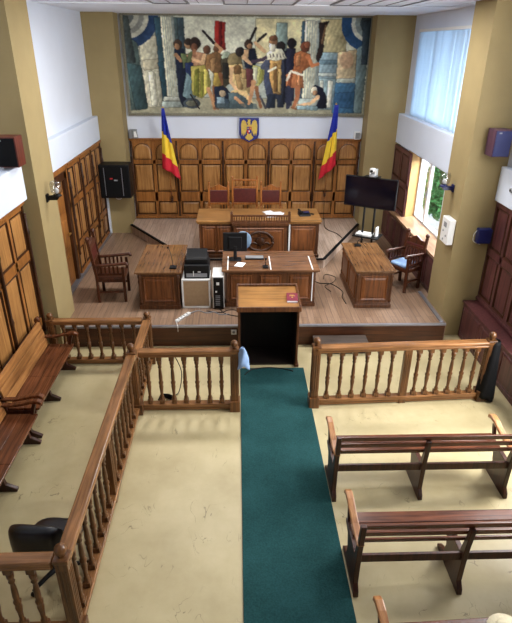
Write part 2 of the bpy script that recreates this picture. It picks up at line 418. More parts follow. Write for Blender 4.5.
# stage bay, lower window y 9.2..11.72, z 1.13..2.6
m.box(XR - .14 + .1, XR + .3, 11.98, 13.5, 0, 2.5).box(XR, XR + .3, 8.9, 11.98, 0, 1.13).box(XR, XR + .3, 8.9, 9.2, 1.13, 2.5).box(XR + .16, XR + .3, 11.8, 12.0, 1.13, 2.5)
# nearer bay: upper window y 4.2..7.8, z 3.0..4.87 ; lower window y 4.1..6.2, z 0.9..2.4
X2 = 4.16
m.box(X2, X2 + .3, 3.6, 8.9, 4.87, CE).box(X2, X2 + .3, 3.6, 8.9, 2.4, 3.0).box(X2, X2 + .3, 6.6, 8.9, 3.0, 4.87).box(X2, X2 + .3, 3.6, 4.2, 3.0, 4.87)
m.box(X2, X2 + .3, 3.6, 8.9, 0, .9).box(X2, X2 + .3, 6.2, 8.9, .9, 2.4).box(X2, X2 + .3, 3.6, 4.1, .9, 2.4)
# gallery bay: upper window y -1.5..2.4
m.box(X2, X2 + .3, -3.6, 3.6, 0, 3.0).box(X2, X2 + .3, -3.6, 3.6, 4.87, CE).box(X2, X2 + .3, 2.4, 3.6, 3.0, 4.87).box(X2, X2 + .3, -3.6, -1.5, 3.0, 4.87)
struct(m.build('wall_right', WHITE), 'white wall with windows on the right side of the courtroom', 'wall')
struct(bx('pillar_right', OLIVE, 3.54, 4.2, 8.30, 9.04, 0, CE), 'olive pillar on the right wall by the stage', 'pillar')
struct(bx('pillar_rear_right', OLIVE, 3.7, 4.2, 2.5, 3.5, 0, CE), 'olive pillar on the right wall beside the gallery', 'pillar')
struct(bx('wall_rear', OAK_RW, -3.6, 4.5, -3.8, -3.6, 0, CE), 'unseen rear wall of the courtroom, dark wood added to cut bounced light', 'wall')  # unseen wall, wood kept dark so less light bounces forward
struct(bx('ceiling', TILEC, -3.6, 4.6, -3.8, 10.25, CE, CE + .12), 'white tiled ceiling', 'ceiling')
struct(bx('ceiling_front', PLAST, -3.6, 4.6, 10.25, 13.7, CE - .015, CE + .12), 'smooth white ceiling strip above the dais', 'ceiling')

# ------------------------------------------------------------------ panelling
def arch_pts(cx, z, w, n=10):
    """half-circle-ish arch from left to right, springing at z"""
    return [(cx - w * math.cos(PI * k / n), z + w * 0.95 * math.sin(PI * k / n)) for k in range(n + 1)]

def panelling(name, loc, rz, W, bays, rows, label, fmat, pmat, depth=0.05, cap=True, pil=True, dark_base=None):
    """W metres long panelling; rows: list of (z0, z1, kind) bottom up; each bay has two panel columns"""
    root = sempty(name, label, 'panelling', loc, rz)
    z0, z1 = rows[0][0], rows[-1][1]
    fr = MB(); bw = W / bays; sw = 0.055
    fr.box(0, W, -0.015, 0, z0 - .08, z1 + .07)
    T = -0.042
    fr.box(0, W, T, -0.015, z0 - .08, z0 + .012)          # bottom rail
    fr.box(0, W, T, -0.015, z1 - .012, z1 + .07)          # top rail
    for (a, b, k), (a2, b2, k2) in zip(rows, rows[1:]):
        fr.box(0, W, T, -0.015, b - .012, a2 + .012)
    for i in range(bays):
        x0 = i * bw
        fr.box(x0, x0 + sw, T, -0.015, z0, z1); fr.box(x0 + bw - sw, x0 + bw, T, -0.015, z0, z1)
        fr.box(x0 + bw / 2 - sw * .7, x0 + bw / 2 + sw * .7, T, -0.015, z0, z1)
    frame = fr.build('panel_frame', fmat, root, .006)
    if cap: MB().box(-.01, W + .01, -0.085, 0, z1 + .07, z1 + .105).box(-.005, W + .005, -.06, 0, z1 + .045, z1 + .07).build('cornice', fmat, root, .006)
    MB().box(0, W, -.065, 0, z0 - .2 if False else rows[0][0] - .08, rows[0][0] - .03).build('plinth', fmat, root, .005)
    for i in range(bays):
        for h in range(2):
            xa = i * bw + (sw if h == 0 else bw / 2 + sw * .7); xb = i * bw + (bw / 2 - sw * .7 if h == 0 else bw - sw)
            for (a, b, k) in rows:
                p = MB()
                g = .022
                # dark moulding ring
                if k == 'arch':
                    cx = (xa + xb) / 2; w = (xb - xa) / 2 - .012; zs = b - w * .95 - .012
                    ap = arch_pts(cx, zs, w)
                    # spandrels
                    sp = [(xa, zs)] + ap + [(xb, zs), (xb, b), (xa, b)]
                    for j in range(len(ap) - 1):
                        (ax, az), (cx2, cz) = ap[j], ap[j + 1]
                        p.add([(ax, T + .004, az), (cx2, T + .004, cz), (cx2, T + .004, b), (ax, T + .004, b)], [(0, 1, 2, 3)], 2)
                        p.add([(ax, T + .004, az), (cx2, T + .004, cz), (cx2, -.015, cz), (ax, -.015, az)], [(0, 3, 2, 1)], 1)
                    outer = [(cx - w, a + .012)] + arch_pts(cx, zs, w) + [(cx + w, a + .012)]
                    wi = w - .014
                    mid = [(cx - wi, a + .026)] + arch_pts(cx, zs, wi) + [(cx + wi, a + .026)]
                    w2 = w - .05
                    inn = [(cx - w2, a + .06)] + arch_pts(cx, zs, w2) + [(cx + w2, a + .06)]
                    n = len(outer)
                    vs = [(q[0], -.030, q[1]) for q in outer] + [(q[0], -.038, q[1]) for q in mid] + [(q[0], -.018, q[1]) for q in mid] + [(q[0], -.036, q[1]) for q in inn]
                    fs = []; 
                    for ring in range(3):
                        for j in range(n): fs.append((ring * n + j, ring * n + (j + 1) % n, (ring + 1) * n + (j + 1) % n, (ring + 1) * n + j))
                    p.add(vs, fs[:2 * n], 1); p.add(vs, fs[2 * n:], 0); p.add(vs, [tuple(range(3 * n, 4 * n))], 0)
                else:
                    X0, X1, Z0, Z1 = xa + .004, xb - .004, a + .014, b - .014
                    def ring(i, y): return [(X0 + i, y, Z0 + i), (X1 - i, y, Z0 + i), (X1 - i, y, Z1 - i), (X0 + i, y, Z1 - i)]
                    vs = ring(0, -.03) + ring(.012, -.050) + ring(.022, -.018) + ring(.055, -.036)
                    fs = [(r * 4 + j, r * 4 + (j + 1) % 4, r * 4 + 4 + (j + 1) % 4, r * 4 + 4 + j) for r in range(3) for j in range(4)]
                    p.add(vs, fs[:8], 1); p.add(vs, fs[8:] + [(12, 13, 14, 15)], 0)
                p.build('arched_panel' if k == 'arch' else 'panel', [pmat, OAK_D, fmat], root)
    if pil:
        for i in range(bays + 1):
            x = min(max(i * bw, .03), W - .03)
            q = MB().box(x - .022, x + .022, -.058, -.04, z0 - .08, z1 + .05)
            zz = z0
            prof = [(.012, z0 + .34), (.026, z0 + .38), (.018, z0 + .42), (.024, z0 + .6), (.024, z0 + 1.0), (.034, z0 + 1.06), (.02, z0 + 1.12), (.024, z0 + 1.3), (.022, z1 - .4), (.034, z1 - .34), (.02, z1 - .28), (.022, z1 - .06)]
            prof = [pp for pp in prof if pp[1] < z1]
            q.lathe(prof, 8, (x, -.066, 0))
            q.build('pilaster', OAK_D, root)
    return root

rows_back = [(.70, 1.06, 'sq'), (1.28, 1.98, 'sq'), (2.06, 2.47, 'arch')]
panelling('trim_8', (-2.56, YB - .002, 0), 0, 5.56, 5, rows_back, 'carved oak panelling with arched panels behind the judges', OAK_F, OAK_P)
# left stage bay: faces +x
rows_ls = [(.46, .92, 'sq'), (1.02, 1.78, 'sq'), (1.88, 2.50, 'sq')]
panelling('trim_9', (XL + .05, 10.25, 0), PI / 2, 2.72, 3, rows_ls, 'tall oak wall panelling to the left of the stage', OAK_F, OAK_P, pil=True)
# left bench bay
rows_lb = [(.12, .60, 'sq'), (.70, 1.70, 'sq'), (1.82, 2.45, 'sq')]
panelling('trim_10', (-3.14, 3.25, 0), PI / 2, 4.50, 4, rows_lb, 'golden oak panelling behind the left wall benches', OAK_F, OAK_P, pil=True)
# right stage bay dark panel beside the window (faces -x)
rows_rs = [(1.20, 1.75, 'sq'), (1.85, 2.47, 'sq')]
panelling('trim_11', (3.76, 12.97, 0), -PI / 2, 1.26, 1, rows_rs, 'wood panel beside the stage window, its shade coloured in as dark plum', OAK_RW, OAK_RW, pil=False, cap=False)
# right near bay
rows_rb = [(.80, 1.55, 'sq'), (1.65, 2.35, 'sq')]
panelling('trim_12', (X2 - .01, 8.29, 0), -PI / 2, 2.05, 2, rows_rb, 'wood panelling above the right radiator box, its shade coloured in as dark plum', OAK_RW, OAK_RW, pil=False, cap=False)

# door in the left stage panelling
dr = sempty('door_1', 'dark wooden door beside the left pillar on the stage', 'door', (XL + .02, 8.68, ZS), PI / 2)
MB().box(0.02, .14, -.10, 0, 0, 2.12).box(1.28, 1.42, -.10, 0, 0, 2.12).box(0.02, 1.42, -.10, 0, 2.0, 2.14).build('door_frame', OAK_D, dr, .008)
lf = MB().box(.14, 1.28, -.04, 0, 0.01, 2.0)
for (za, zb) in ((.12, .62), (.74, 1.3), (1.42, 1.9)):
    for xa in (.22, .74): lf.frustum_y(xa, xa + .44, za, zb, -.041, -.06, .04)
lf.build('door_leaf', OAK_F, dr, .004)
MB().lathe([(.012, 0), (.012, .05)], 8, (0, 0, 0), 0, Matrix.Translation((1.2, -.04, 1.0)) @ Matrix.Rotation(PI / 2, 4, 'X')).box(1.08, 1.215, -.105, -.085, .99, 1.012).build('door_handle', BRASS, dr)
MB().box(0.0, 1.6, -.1, 0, 2.14, 2.23).build('door_lintel', OAK_F, dr, .006)

# skirting duct along the left stage wall
struct(bx('baseboard_left', NOSE, -3.19, -3.09, 8.7, 12.95, ZS, ZS + .035, None, .006), 'grey floor duct along the left stage panelling', 'baseboard')
struct(bx('baseboard_right', NOSE, 3.44, 3.50, 8.05, 9.3, ZS, ZS + .03, None, .006), 'grey floor duct by the right pillar', 'baseboard')
struct(bx('trim_13', plain('white_corner_strip', rgb(206, 212, 224), .5), -3.13, -3.09, 12.9, 12.985, ZS, 1.3), 'white strip at the corner under the black wall box', 'trim')

# radiator boxes under the windows
def radiator_box(name, label, xf, xw, y0, y1, z0, z1, mat, top, nb):
    r = sempty(name, label, 'radiator cover')
    m = MB().box(xf, xw, y0, y1, z0, z1 - .03)
    m.build('box_body', mat, r, .004)
    MB().box(xf - .03, xw, y0, y1, z1 - .03, z1).build('box_top', top, r, .006)
    n = nb; w = (y1 - y0) / n
    for i in range(n):
        ya = y0 + i * w + .035; yb = y0 + (i + 1) * w - .035
        X = xf
        vs = [(X, ya, z0 + .08), (X, yb, z0 + .08), (X, yb, z1 - .09), (X, ya, z1 - .09)]
        i1, i2 = .025, .05
        def rg(i, x): return [(x, ya + i, z0 + .08 + i), (x, yb - i, z0 + .08 + i), (x, yb - i, z1 - .09 - i), (x, ya + i, z1 - .09 - i)]
        V = rg(0, xf + .001) + rg(.012, xf - .018) + rg(.025, xf - .004) + rg(.055, xf - .014)
        p = MB().add(V, [(q * 4 + j, q * 4 + 4 + j, q * 4 + 4 + (j + 1) % 4, q * 4 + (j + 1) % 4) for q in range(3) for j in range(4)] + [(15, 14, 13, 12)])
        p.build('panel', mat, r)
    return r
radiator_box('trim_14', 'wood radiator box under the stage window, shade coloured in as plum', 3.62, XR, 9.05, 12.97, ZS, 1.12, OAK_RW, SILL, 7)
radiator_box('trim_15', 'wood radiator box with a ledge on the right wall, shade coloured in as plum', 3.90, X2, 3.7, 8.29, 0, .69, OAK_RW, OAK_RW, 6)

# lower stage window
w = sempty('window_1', 'white framed lower window by the stage, trees outside', 'window')
GX = 4.03
f = MB()
def frame_x(f, x, y0, y1, z0, z1, t=.06, d=.06):
    f.box(x - d / 2, x + d / 2, y0, y1, z0, z0 + t).box(x - d / 2, x + d / 2, y0, y1, z1 - t, z1)
    f.box(x - d / 2, x + d / 2, y0, y0 + t, z0 + t, z1 - t).box(x - d / 2, x + d / 2, y1 - t, y1, z0 + t, z1 - t)
frame_x(f, GX, 9.2, 11.82, 1.13, 2.6)
for yc in (11.15, 10.2): f.box(GX - .03, GX + .03, yc - .045, yc + .045, 1.19, 2.54)
f.build('window_frame', WFRAME, w, .004)
for a, b in ((11.195, 11.76), (10.245, 11.105), (9.26, 10.155)): bx('pane', GLASS, GX - .004, GX + .004, a, b, 1.19, 2.54, w)
MB().box(GX - .06, GX - .035, 11.165, 11.185, 1.72, 1.86).build('window_handle', GPL, w, .003)
struct(MB().prism([(3.765, 11.70), (GX + .02, 11.84), (GX + .02, 12.0), (3.765, 12.0)], 1.12, 2.585, 'z').build('trim_16', JAMB), 'ochre splayed window jamb by the stage window', 'jamb')
MB().box(3.585, GX + .01, 9.05, 12.0, 1.12, 1.15).build('window_sill', SILL, w, .005)

# upper stage window with vertical blind
w = sempty('window_2', 'upper stage window behind the vertical blind', 'window')
f = MB(); frame_x(f, XR + .2, 9.2, 12.42, 3.26, 4.87)
for yc in (10.27, 11.35): f.box(XR + .17, XR + .23, yc - .04, yc + .04, 3.32, 4.81)
f.build('window_frame', WFRAME, w); bx('pane', GLASS, XR + .196, XR + .204, 9.26, 12.36, 3.32, 4.81, w)
bl = thing('vertical_blind', 'white vertical slat blind over the upper stage window', 'blind', (XR - .03, 9.2, 3.2))
MB().box(-.03, .03, 0, 3.28, 1.66, 1.71).build('headrail', WPL, bl, .004)
sl = None
for i in range(36):
    y = .045 + i * .0905
    M = Matrix.Translation((0, y, 0)) @ Matrix.Rotation(math.radians(18 + random.uniform(-6, 6)), 4, 'Z')
    if sl is None:
        sl = MB().box(-.0015, .0015, -.058, .058, .03, 1.66).build('slat', BLIND, bl); o = sl
    else:
        o = sl.copy(); COL.objects.link(o); o.parent = bl
    o.location = (0, y, 0); o.rotation_euler = (0, 0, math.radians(9 + random.uniform(-13, 13)))
MB().tube([(0, .04, .035), (0, 1.6, .03), (0, 3.22, .035)], .006, 6, 0, 2).build('bottom_chain', WPL, bl)

# near bay windows (beyond the frame, they light the room)
w = sempty('window_3', 'upper window of the bay beside the gallery', 'window')
f = MB(); frame_x(f, X2 + .2, 4.2, 6.6, 3.0, 4.87)
for yc in (5.4,): f.box(X2 + .17, X2 + .23, yc - .04, yc + .04, 3.06, 4.81)
f.build('window_frame', WFRAME, w); bx('pane', GLASS, X2 + .196, X2 + .204, 4.26, 6.54, 3.06, 4.81, w)
w = sempty('window_4', 'lower window of the bay beside the gallery', 'window')
f = MB(); frame_x(f, X2 + .2, 4.1, 6.2, .9, 2.4); f.box(X2 + .17, X2 + .23, 5.11, 5.19, .96, 2.34)
f.build('window_frame', WFRAME, w); bx('pane', GLASS, X2 + .196, X2 + .204, 4.16, 6.14, .96, 2.34, w)
w = sempty('window_5', 'upper window of the gallery bay', 'window')
f = MB(); frame_x(f, X2 + .2, -1.5, 2.4, 3.0, 4.87); f.box(X2 + .17, X2 + .23, .41, .49, 3.06, 4.81)
f.build('window_frame', WFRAME, w); bx('pane', GLASS, X2 + .196, X2 + .204, -1.44, 2.34, 3.06, 4.81, w)

# outside
struct(bx('ground', GRASS, 4.8, 30, -10, 40, -1.2, -1.0), 'ground outside the windows', 'ground')
def tree(loc, label, r, h, n):
    t = thing('leafy_tree', label, 'tree', loc, 0)
    MB().tube([(0, 0, 0), (.05, .03, h * .4), (0, .1, h * .75)], [.16, .12, .06], 8).tube([(.04, .03, h * .45), (.5, .4, h * .7)], .05, 6).tube([(.04, .03, h * .4), (-.4, -.5, h * .68)], .05, 6).build('trunk', BARK, t)
    lv = MB()
    for i in range(n):
        a = random.uniform(0, 2 * PI); e = random.uniform(-1, 1); rr = r * random.uniform(.35, 1) ** .5
        c = Vector((rr * math.cos(a) * math.sqrt(1 - e * e), rr * math.sin(a) * math.sqrt(1 - e * e), h * .72 + rr * e * .95))
        q = Matrix.Rotation(random.uniform(0, 6), 3, 'X') @ Matrix.Rotation(random.uniform(0, 6), 3, 'Z'); s_ = random.uniform(.07, .15)
        lv.add([c + q @ Vector(v) for v in ((-s_, 0, 0), (0, -s_ * .5, .02), (s_, 0, 0), (0, s_ * .5, .02))], [(0, 1, 2, 3)])
    lv.build('foliage', LEAF, t)
tree((6.75, 16.5, -1.0), 'green leafy tree outside the stage window', 1.05, 2.2, 2600)

# ------------------------------------------------------------------ mural
def paint_mural(NX=440, NY=180):
    # canvas sampled in picture units: u 122..372, v 11..115 (a 250 x 104 canvas)
    U0, U1, V0, V1 = 122., 372., 12., 115.
    uu = np.linspace(U0, U1, NX)[None, :].repeat(NY, 0); vv = np.linspace(V0, V1, NY)[:, None].repeat(NX, 1)
    rs = np.random.RandomState(3)
    def noise(s):
        g = rs.rand(int(NY / s) + 3, int(NX / s) + 3)
        yy = np.arange(NY) / s; xx = np.arange(NX) / s
        y0 = yy.astype(int); x0 = xx.astype(int); fy = (yy - y0)[:, None]; fx = (xx - x0)[None, :]
        fy = fy * fy * (3 - 2 * fy); fx = fx * fx * (3 - 2 * fx)
        A = g[y0][:, x0]; B = g[y0][:, x0 + 1]; C = g[y0 + 1][:, x0]; D = g[y0 + 1][:, x0 + 1]
        return (A * (1 - fx) + B * fx) * (1 - fy) + (C * (1 - fx) + D * fx) * fy
    n1, n2, n3 = noise(4), noise(10), noise(28)
    du = uu + (n1 - .5) * 0.7; dv = vv + (noise(4) - .5) * 0.7
    img = np.zeros((NY, NX, 3))
    def put(mask, c, a=1.0, var=.28):
        c = np.array(c, float)
        sh = (1 + (n1 - .5) * var * .35 + (n2 - .5) * var * .6)[..., None]
        k = (mask.astype(float) * a)[..., None]
        img[:] = img * (1 - k) + np.clip(c * sh, 0, 255) * k
    def shape(mask, c, a, var):
        if mask.any() and a == 1.0:
            d = mask.copy()
            for ax, st_ in ((0, 1), (0, -1), (1, 1), (1, -1)): d |= np.roll(mask, st_, ax)
            put(d & ~mask, np.array(c, float) * .38, .6, var)
            uw = du[mask]; x0, x1 = uw.min(), max(uw.max(), uw.min() + 1)
            vw = dv[mask]; y0, y1 = vw.min(), max(vw.max(), vw.min() + 1)
            put(mask, c, a, var)
            g = 1.16 - .42 * ((du - x0) / (x1 - x0)) - .14 * ((dv - y0) / (y1 - y0)) + .05 * np.sin(du * 1.3 + 3 * n2 + dv * .5) + .06 * (n1 - .5)
            if x1 - x0 < 30: img[mask] = np.clip(img[mask] * g[mask][:, None], 0, 255)
        else: put(mask, c, a, var)
    def P(pts, c, a=1.0, var=.28):
        ins = np.zeros((NY, NX), bool); n = len(pts)
        for i in range(n):
            x1, y1 = pts[i]; x2, y2 = pts[(i + 1) % n]
            if y1 == y2: continue
            cond = ((y1 > dv) != (y2 > dv)) & (du < (x2 - x1) * (dv - y1) / (y2 - y1) + x1)
            ins ^= cond
        shape(ins, c, a, var)
    def E(cx, cy, rx, ry, c, a=1.0, var=.28): shape(((du - cx) / rx) ** 2 + ((dv - cy) / ry) ** 2 < 1, c, a, var)
    def Ln(x1, y1, x2, y2, w, c, a=1.0, w2=None):
        w2 = w if w2 is None else w2
        L2 = (x2 - x1) ** 2 + (y2 - y1) ** 2
        t = np.clip(((du - x1) * (x2 - x1) + (dv - y1) * (y2 - y1)) / L2, 0, 1)
        d = np.hypot(du - x1 - t * (x2 - x1), dv - y1 - t * (y2 - y1)); put(d < (w + (w2 - w) * t) / 2, c, a)
    def limb(pts, w, c, w2=None):
        n = len(pts) - 1; w2 = w if w2 is None else w2
        for i in range(n): Ln(*pts[i], *pts[i + 1], w + (w2 - w) * i / n, c, 1, w + (w2 - w) * (i + 1) / n)
    FL = (178, 128, 92); FLD = (132, 84, 56); FLL = (206, 164, 124); NV = (26, 34, 58); DK = (34, 28, 30)
    img[:] = (186, 190, 178)
    put(n3 > .5, (196, 196, 180), .5)
    P([(182, 12), (320, 12), (320, 60), (182, 60)], (196, 198, 186)); P([(255, 14), (304, 14), (304, 70), (255, 70)], (208, 198, 158))
    P([(182, 60), (330, 60), (330, 100), (182, 100)], (150, 158, 156))
    P([(122, 96), (372, 100), (372, 115), (122, 115)], (150, 146, 126)); 
    # left architecture
    P([(122, 12), (158, 12), (158, 44), (122, 44)], (140, 146, 142))
    P([(136, 40), (156, 30), (160, 108), (140, 108)], (206, 202, 182)); P([(138, 58), (156, 56), (157, 66), (139, 68)], (186, 178, 156))
    P([(143, 70), (148, 69), (151, 106), (145, 107)], (222, 220, 206)); P([(150, 69), (154, 69), (157, 105), (153, 106)], (170, 168, 152))
    r = np.hypot(du - 124, dv - 12)
    put((r < 33) & (r > 23.5), (38, 62, 104)); put((r <= 23.5) & (r > 19), (190, 190, 180)); put((r <= 19) & (r > 14), (134, 136, 136)); put((r <= 14), (176, 176, 168)); put((r <= 9), (96, 104, 112))
    P([(122, 30), (134, 40), (140, 110), (122, 112)], (84, 104, 106)); P([(122, 60), (136, 64), (140, 110), (127, 112)], (58, 84, 92)); P([(122, 12), (127, 14), (131, 60), (122, 60)], (70, 82, 86))
    P([(153, 14), (159, 14), (163, 108), (157, 108)], (52, 84, 102)); P([(154, 60), (162, 58), (163, 96), (157, 96)], (38, 70, 88))
    P([(170, 14), (182, 14), (183, 62), (172, 62)], (62, 84, 100)); P([(171, 14), (176, 14), (176, 60), (172, 60)], (84, 108, 116))
    def column(x0, x1, y0, y1, sk):
        P([(x0, y0), (x1, y0), (x1 + sk, y1), (x0 + sk, y1)], (212, 210, 190))
        n = 6
        for k in range(1, n):
            x = x0 + (x1 - x0) * k / n; Ln(x, y0, x + sk, y1, 1.0, (146, 156, 154), .85)
        Ln(x1 - .8, y0, x1 + sk - .8, y1, 1.8, (120, 134, 140), .8)
    column(159, 172, 13, 98, 3)
    P([(158, 97), (179, 97), (180, 101), (157, 101)], (186, 190, 184)); P([(156, 102), (181, 102), (183, 108), (155, 109)], (150, 162, 162))
    # right architecture
    P([(320, 14), (348, 14), (348, 52), (322, 52)], (206, 190, 142)); P([(340, 48), (364, 44), (362, 80), (340, 80)], (202, 178, 140)); E(350, 56, 7, 9, (186, 140, 110), .7)
    P([(338, 78), (366, 78), (365, 114), (338, 114)], (58, 104, 146)); P([(340, 92), (364, 90), (364, 108), (341, 108)], (44, 86, 128)); P([(340, 76), (362, 75), (362, 80), (340, 80)], (176, 182, 176))
    r = np.hypot(du - 372, dv - 17)
    put((r < 30) & (r > 20), (34, 70, 116)); put((r <= 20) & (r > 16), (196, 200, 194)); put((r <= 16) & (r > 11), (130, 146, 152)); put(r <= 11, (60, 76, 90))
    P([(360, 44), (372, 36), (370, 114), (362, 114)], (104, 128, 138)); P([(364, 16), (372, 14), (372, 60), (366, 60)], (52, 70, 88))
    P([(321, 48), (340, 48), (340, 78), (322, 78)], (150, 178, 196)); P([(321, 56), (340, 56), (340, 60), (321, 60)], (106, 138, 160)); P([(321, 70), (340, 70), (340, 73), (321, 73)], (196, 206, 206))
    P([(322, 76), (340, 76), (338, 110), (322, 110)], (148, 176, 190)); P([(323, 78), (327, 78), (327, 104), (323, 104)], (222, 226, 218)); P([(332, 78), (337, 78), (336, 108), (332, 108)], (228, 228, 216))
    # background banners of colour between figures
    P([(276, 18), (287, 18), (287, 60), (276, 60)], (132, 156, 156)); P([(302, 16), (308, 16), (308, 100), (302, 100)], (52, 78, 102))
    column(305, 320, 16, 100, 0); P([(302, 98), (323, 98), (325, 108), (300, 108)], (170, 184, 186))
    P([(319, 18), (329, 16), (326, 22), (325, 36), (324, 50), (320, 58), (318, 54), (321, 36)], (44, 32, 34)); Ln(326, 20, 323, 38, 2, (110, 78, 54))
    # --- group at the left
    P([(172, 46), (181, 46), (184, 98), (178, 108), (174, 98)], NV); E(175.5, 41, 4, 5.2, (74, 54, 44)); E(174.5, 43, 2.4, 3.2, FL); limb([(173, 52), (178, 58), (182, 55)], 4.2, FL, 3); P([(178, 50), (188, 52), (186, 62), (180, 66)], (96, 112, 74))
    E(186, 40.5, 3.8, 4.8, (160, 122, 90)); E(186, 38, 3.6, 3, (52, 42, 38))
    P([(184, 52), (192, 48), (203, 50), (204, 66), (188, 70)], (196, 142, 110)); P([(186, 50), (190, 48), (188, 62), (182, 66)], (112, 124, 80))
    P([(182, 60), (190, 60), (192, 96), (186, 100), (182, 84)], (34, 48, 96)); P([(183, 70), (178, 96), (190, 104), (192, 80)], (112, 140, 154))
    P([(188, 64), (204, 62), (208, 74), (207, 90), (198, 98), (188, 94)], (168, 156, 74)); P([(192, 68), (196, 66), (195, 96), (190, 94)], (120, 122, 44)); P([(201, 66), (205, 66), (205, 90), (201, 94)], (206, 192, 92)); P([(198, 70), (200, 70), (199, 96), (197, 96)], (132, 132, 50))
    E(193, 39.5, 5.5, 6, (48, 36, 34)); E(192, 44, 3.4, 4.2, (120, 74, 54)); Ln(192, 47, 192, 52, 3.6, (150, 98, 72))
    limb([(202, 52), (200, 60), (190, 56)], 4, FLL, 3); limb([(205, 88), (209, 98), (211, 110)], 4.6, FL, 3); limb([(211, 109), (215, 110)], 2.4, FLD)
    E(187, 104, 9, 5.5, (58, 68, 82)); E(187, 104, 6, 3.2, (92, 92, 80)); Ln(186, 94, 195, 110, 1.4, DK)
    # man with raised club and red banner
    P([(214, 17), (224, 18), (223, 34), (224, 46), (217, 46), (213, 36)], (158, 34, 30)); P([(218, 18), (220, 18), (220, 46), (218, 44)], (104, 20, 24)); 
    Ln(201.5, 27, 213, 40, 2.4, DK)
    E(205, 46, 3.6, 4.4, (104, 66, 48)); E(215.5, 45, 3.6, 4.2, (110, 72, 52)); limb([(214, 52), (220, 46), (214, 40)], 3.6, FL, 3)
    P([(204, 52), (214, 48), (221, 52), (219, 72), (208, 74), (203, 64)], (128, 92, 58)); P([(208, 56), (214, 54), (212, 68), (208, 70)], (158, 118, 78)); P([(206, 66), (212, 72), (214, 84), (209, 88)], (186, 188, 176))
    P([(212, 70), (220, 72), (221, 84), (214, 92), (210, 86)], (176, 146, 66)); limb([(218, 72), (222, 86), (227, 94)], 4.4, FLD, 3); limb([(211, 86), (212, 100)], 4, FLD, 3)
    P([(212, 86), (222, 84), (232, 98), (232, 109), (212, 108)], NV); E(220, 93, 3.6, 3.6, (196, 170, 140)); P([(214, 97), (222, 97), (226, 108), (214, 108)], (126, 150, 170)); P([(222, 98), (230, 100), (232, 109), (224, 109)], (48, 64, 82))
    # bowed group in the middle
    E(225, 54, 5, 6, (150, 164, 148)); P([(219, 56), (228, 54), (230, 80), (222, 86)], (62, 58, 46)); P([(221, 60), (226, 60), (226, 76), (222, 76)], (40, 40, 40))
    E(234, 57, 8, 8, (128, 112, 78)); P([(227, 62), (246, 60), (248, 78), (250, 92), (240, 96), (230, 84)], (206, 176, 120)); E(236, 67, 4.5, 5, (116, 84, 52)); P([(240, 66), (246, 64), (246, 76), (241, 76)], (180, 146, 96)); P([(233, 72), (238, 72), (242, 88), (237, 88)], (176, 140, 92))
    limb([(230, 66), (229, 80), (236, 90)], 4.4, FLL, 3.4); limb([(232, 92), (244, 92), (250, 102)], 6, (198, 166, 116), 4); P([(226, 92), (236, 92), (252, 104), (252, 109), (228, 109)], (70, 88, 98)); limb([(234, 98), (244, 107)], 4, FL, 3)
    P([(212, 104), (256, 104), (258, 110), (212, 110)], (58, 74, 84), .7)
    E(239, 48, 4.4, 4.8, (42, 36, 38)); P([(240, 52), (248, 52), (248, 66), (242, 66)], (128, 134, 132))
    Ln(249, 36.5, 255, 23.5, 2.6, DK); Ln(257, 36.5, 265, 29.5, 2.6, DK)
    E(247.5, 40, 4, 4.6, (64, 46, 40)); E(248.5, 42, 2.4, 3, FL); P([(242, 46), (254, 44), (257, 56), (252, 66), (244, 64)], NV); P([(243, 46), (248, 45), (247, 56), (243, 56)], FLL)
    limb([(246, 48), (242, 54), (250, 60)], 3.6, FLL); limb([(264, 47), (258, 42), (254, 38)], 4.2, FLL, 3); limb([(252, 58), (262, 56), (268, 52)], 4, (66, 52, 74), 3)
    P([(252, 62), (264, 64), (265, 76), (258, 84), (251, 82)], (198, 196, 120)); P([(253, 64), (257, 64), (256, 82), (252, 80)], (214, 216, 190)); P([(260, 66), (263, 66), (262, 80), (259, 82)], (150, 150, 70))
    P([(245, 66), (252, 66), (252, 84), (246, 86)], (104, 52, 58)); limb([(253, 80), (251, 92), (248, 104)], 5, FL, 3); limb([(256, 86), (258, 98), (261, 108)], 4.2, FLD, 3); Ln(260, 96, 266, 108, 2.4, (70, 76, 90))
    # bearded elder
    P([(279, 48), (287, 46), (288, 70), (286, 104), (280, 104)], (26, 28, 52)); E(281, 42, 4.4, 5, DK); P([(287, 44), (296, 44), (296, 100), (287, 102)], (32, 34, 60)); E(292, 38.5, 4.4, 5.2, (30, 26, 36))
    P([(265, 60), (272, 52), (284, 54), (286, 76), (284, 98), (268, 98), (264, 80)], (58, 66, 94)); P([(270, 56), (282, 56), (280, 74), (282, 94), (274, 92), (270, 76)], (190, 146, 84)); P([(274, 60), (277, 60), (278, 90), (275, 90)], (136, 96, 52)); P([(279, 66), (282, 66), (282, 92), (279, 90)], (208, 172, 106))
    P([(266, 50), (272, 44), (282, 45), (287, 54), (276, 57), (267, 56)], (224, 220, 200)); 
    for k in range(5): Ln(270 + k * 3.4, 50, 270.6 + k * 3.4, 53, 1, (60, 56, 56), .9)
    E(273, 37, 4.2, 5.4, (150, 106, 76)); E(273, 33.5, 4, 2.6, (112, 74, 50)); P([(269, 39), (275, 40), (274, 47), (269, 46)], (226, 222, 210)); limb([(266, 58), (262, 64), (268, 66)], 4, (70, 78, 104)); limb([(269, 68), (276, 64)], 3, (224, 220, 206), 2.4)
    P([(268, 94), (276, 94), (276, 108), (267, 109)], (34, 44, 66)); P([(278, 94), (284, 94), (285, 108), (279, 108)], (40, 48, 70)); Ln(262, 100, 266, 109, 2.4, (60, 60, 70))
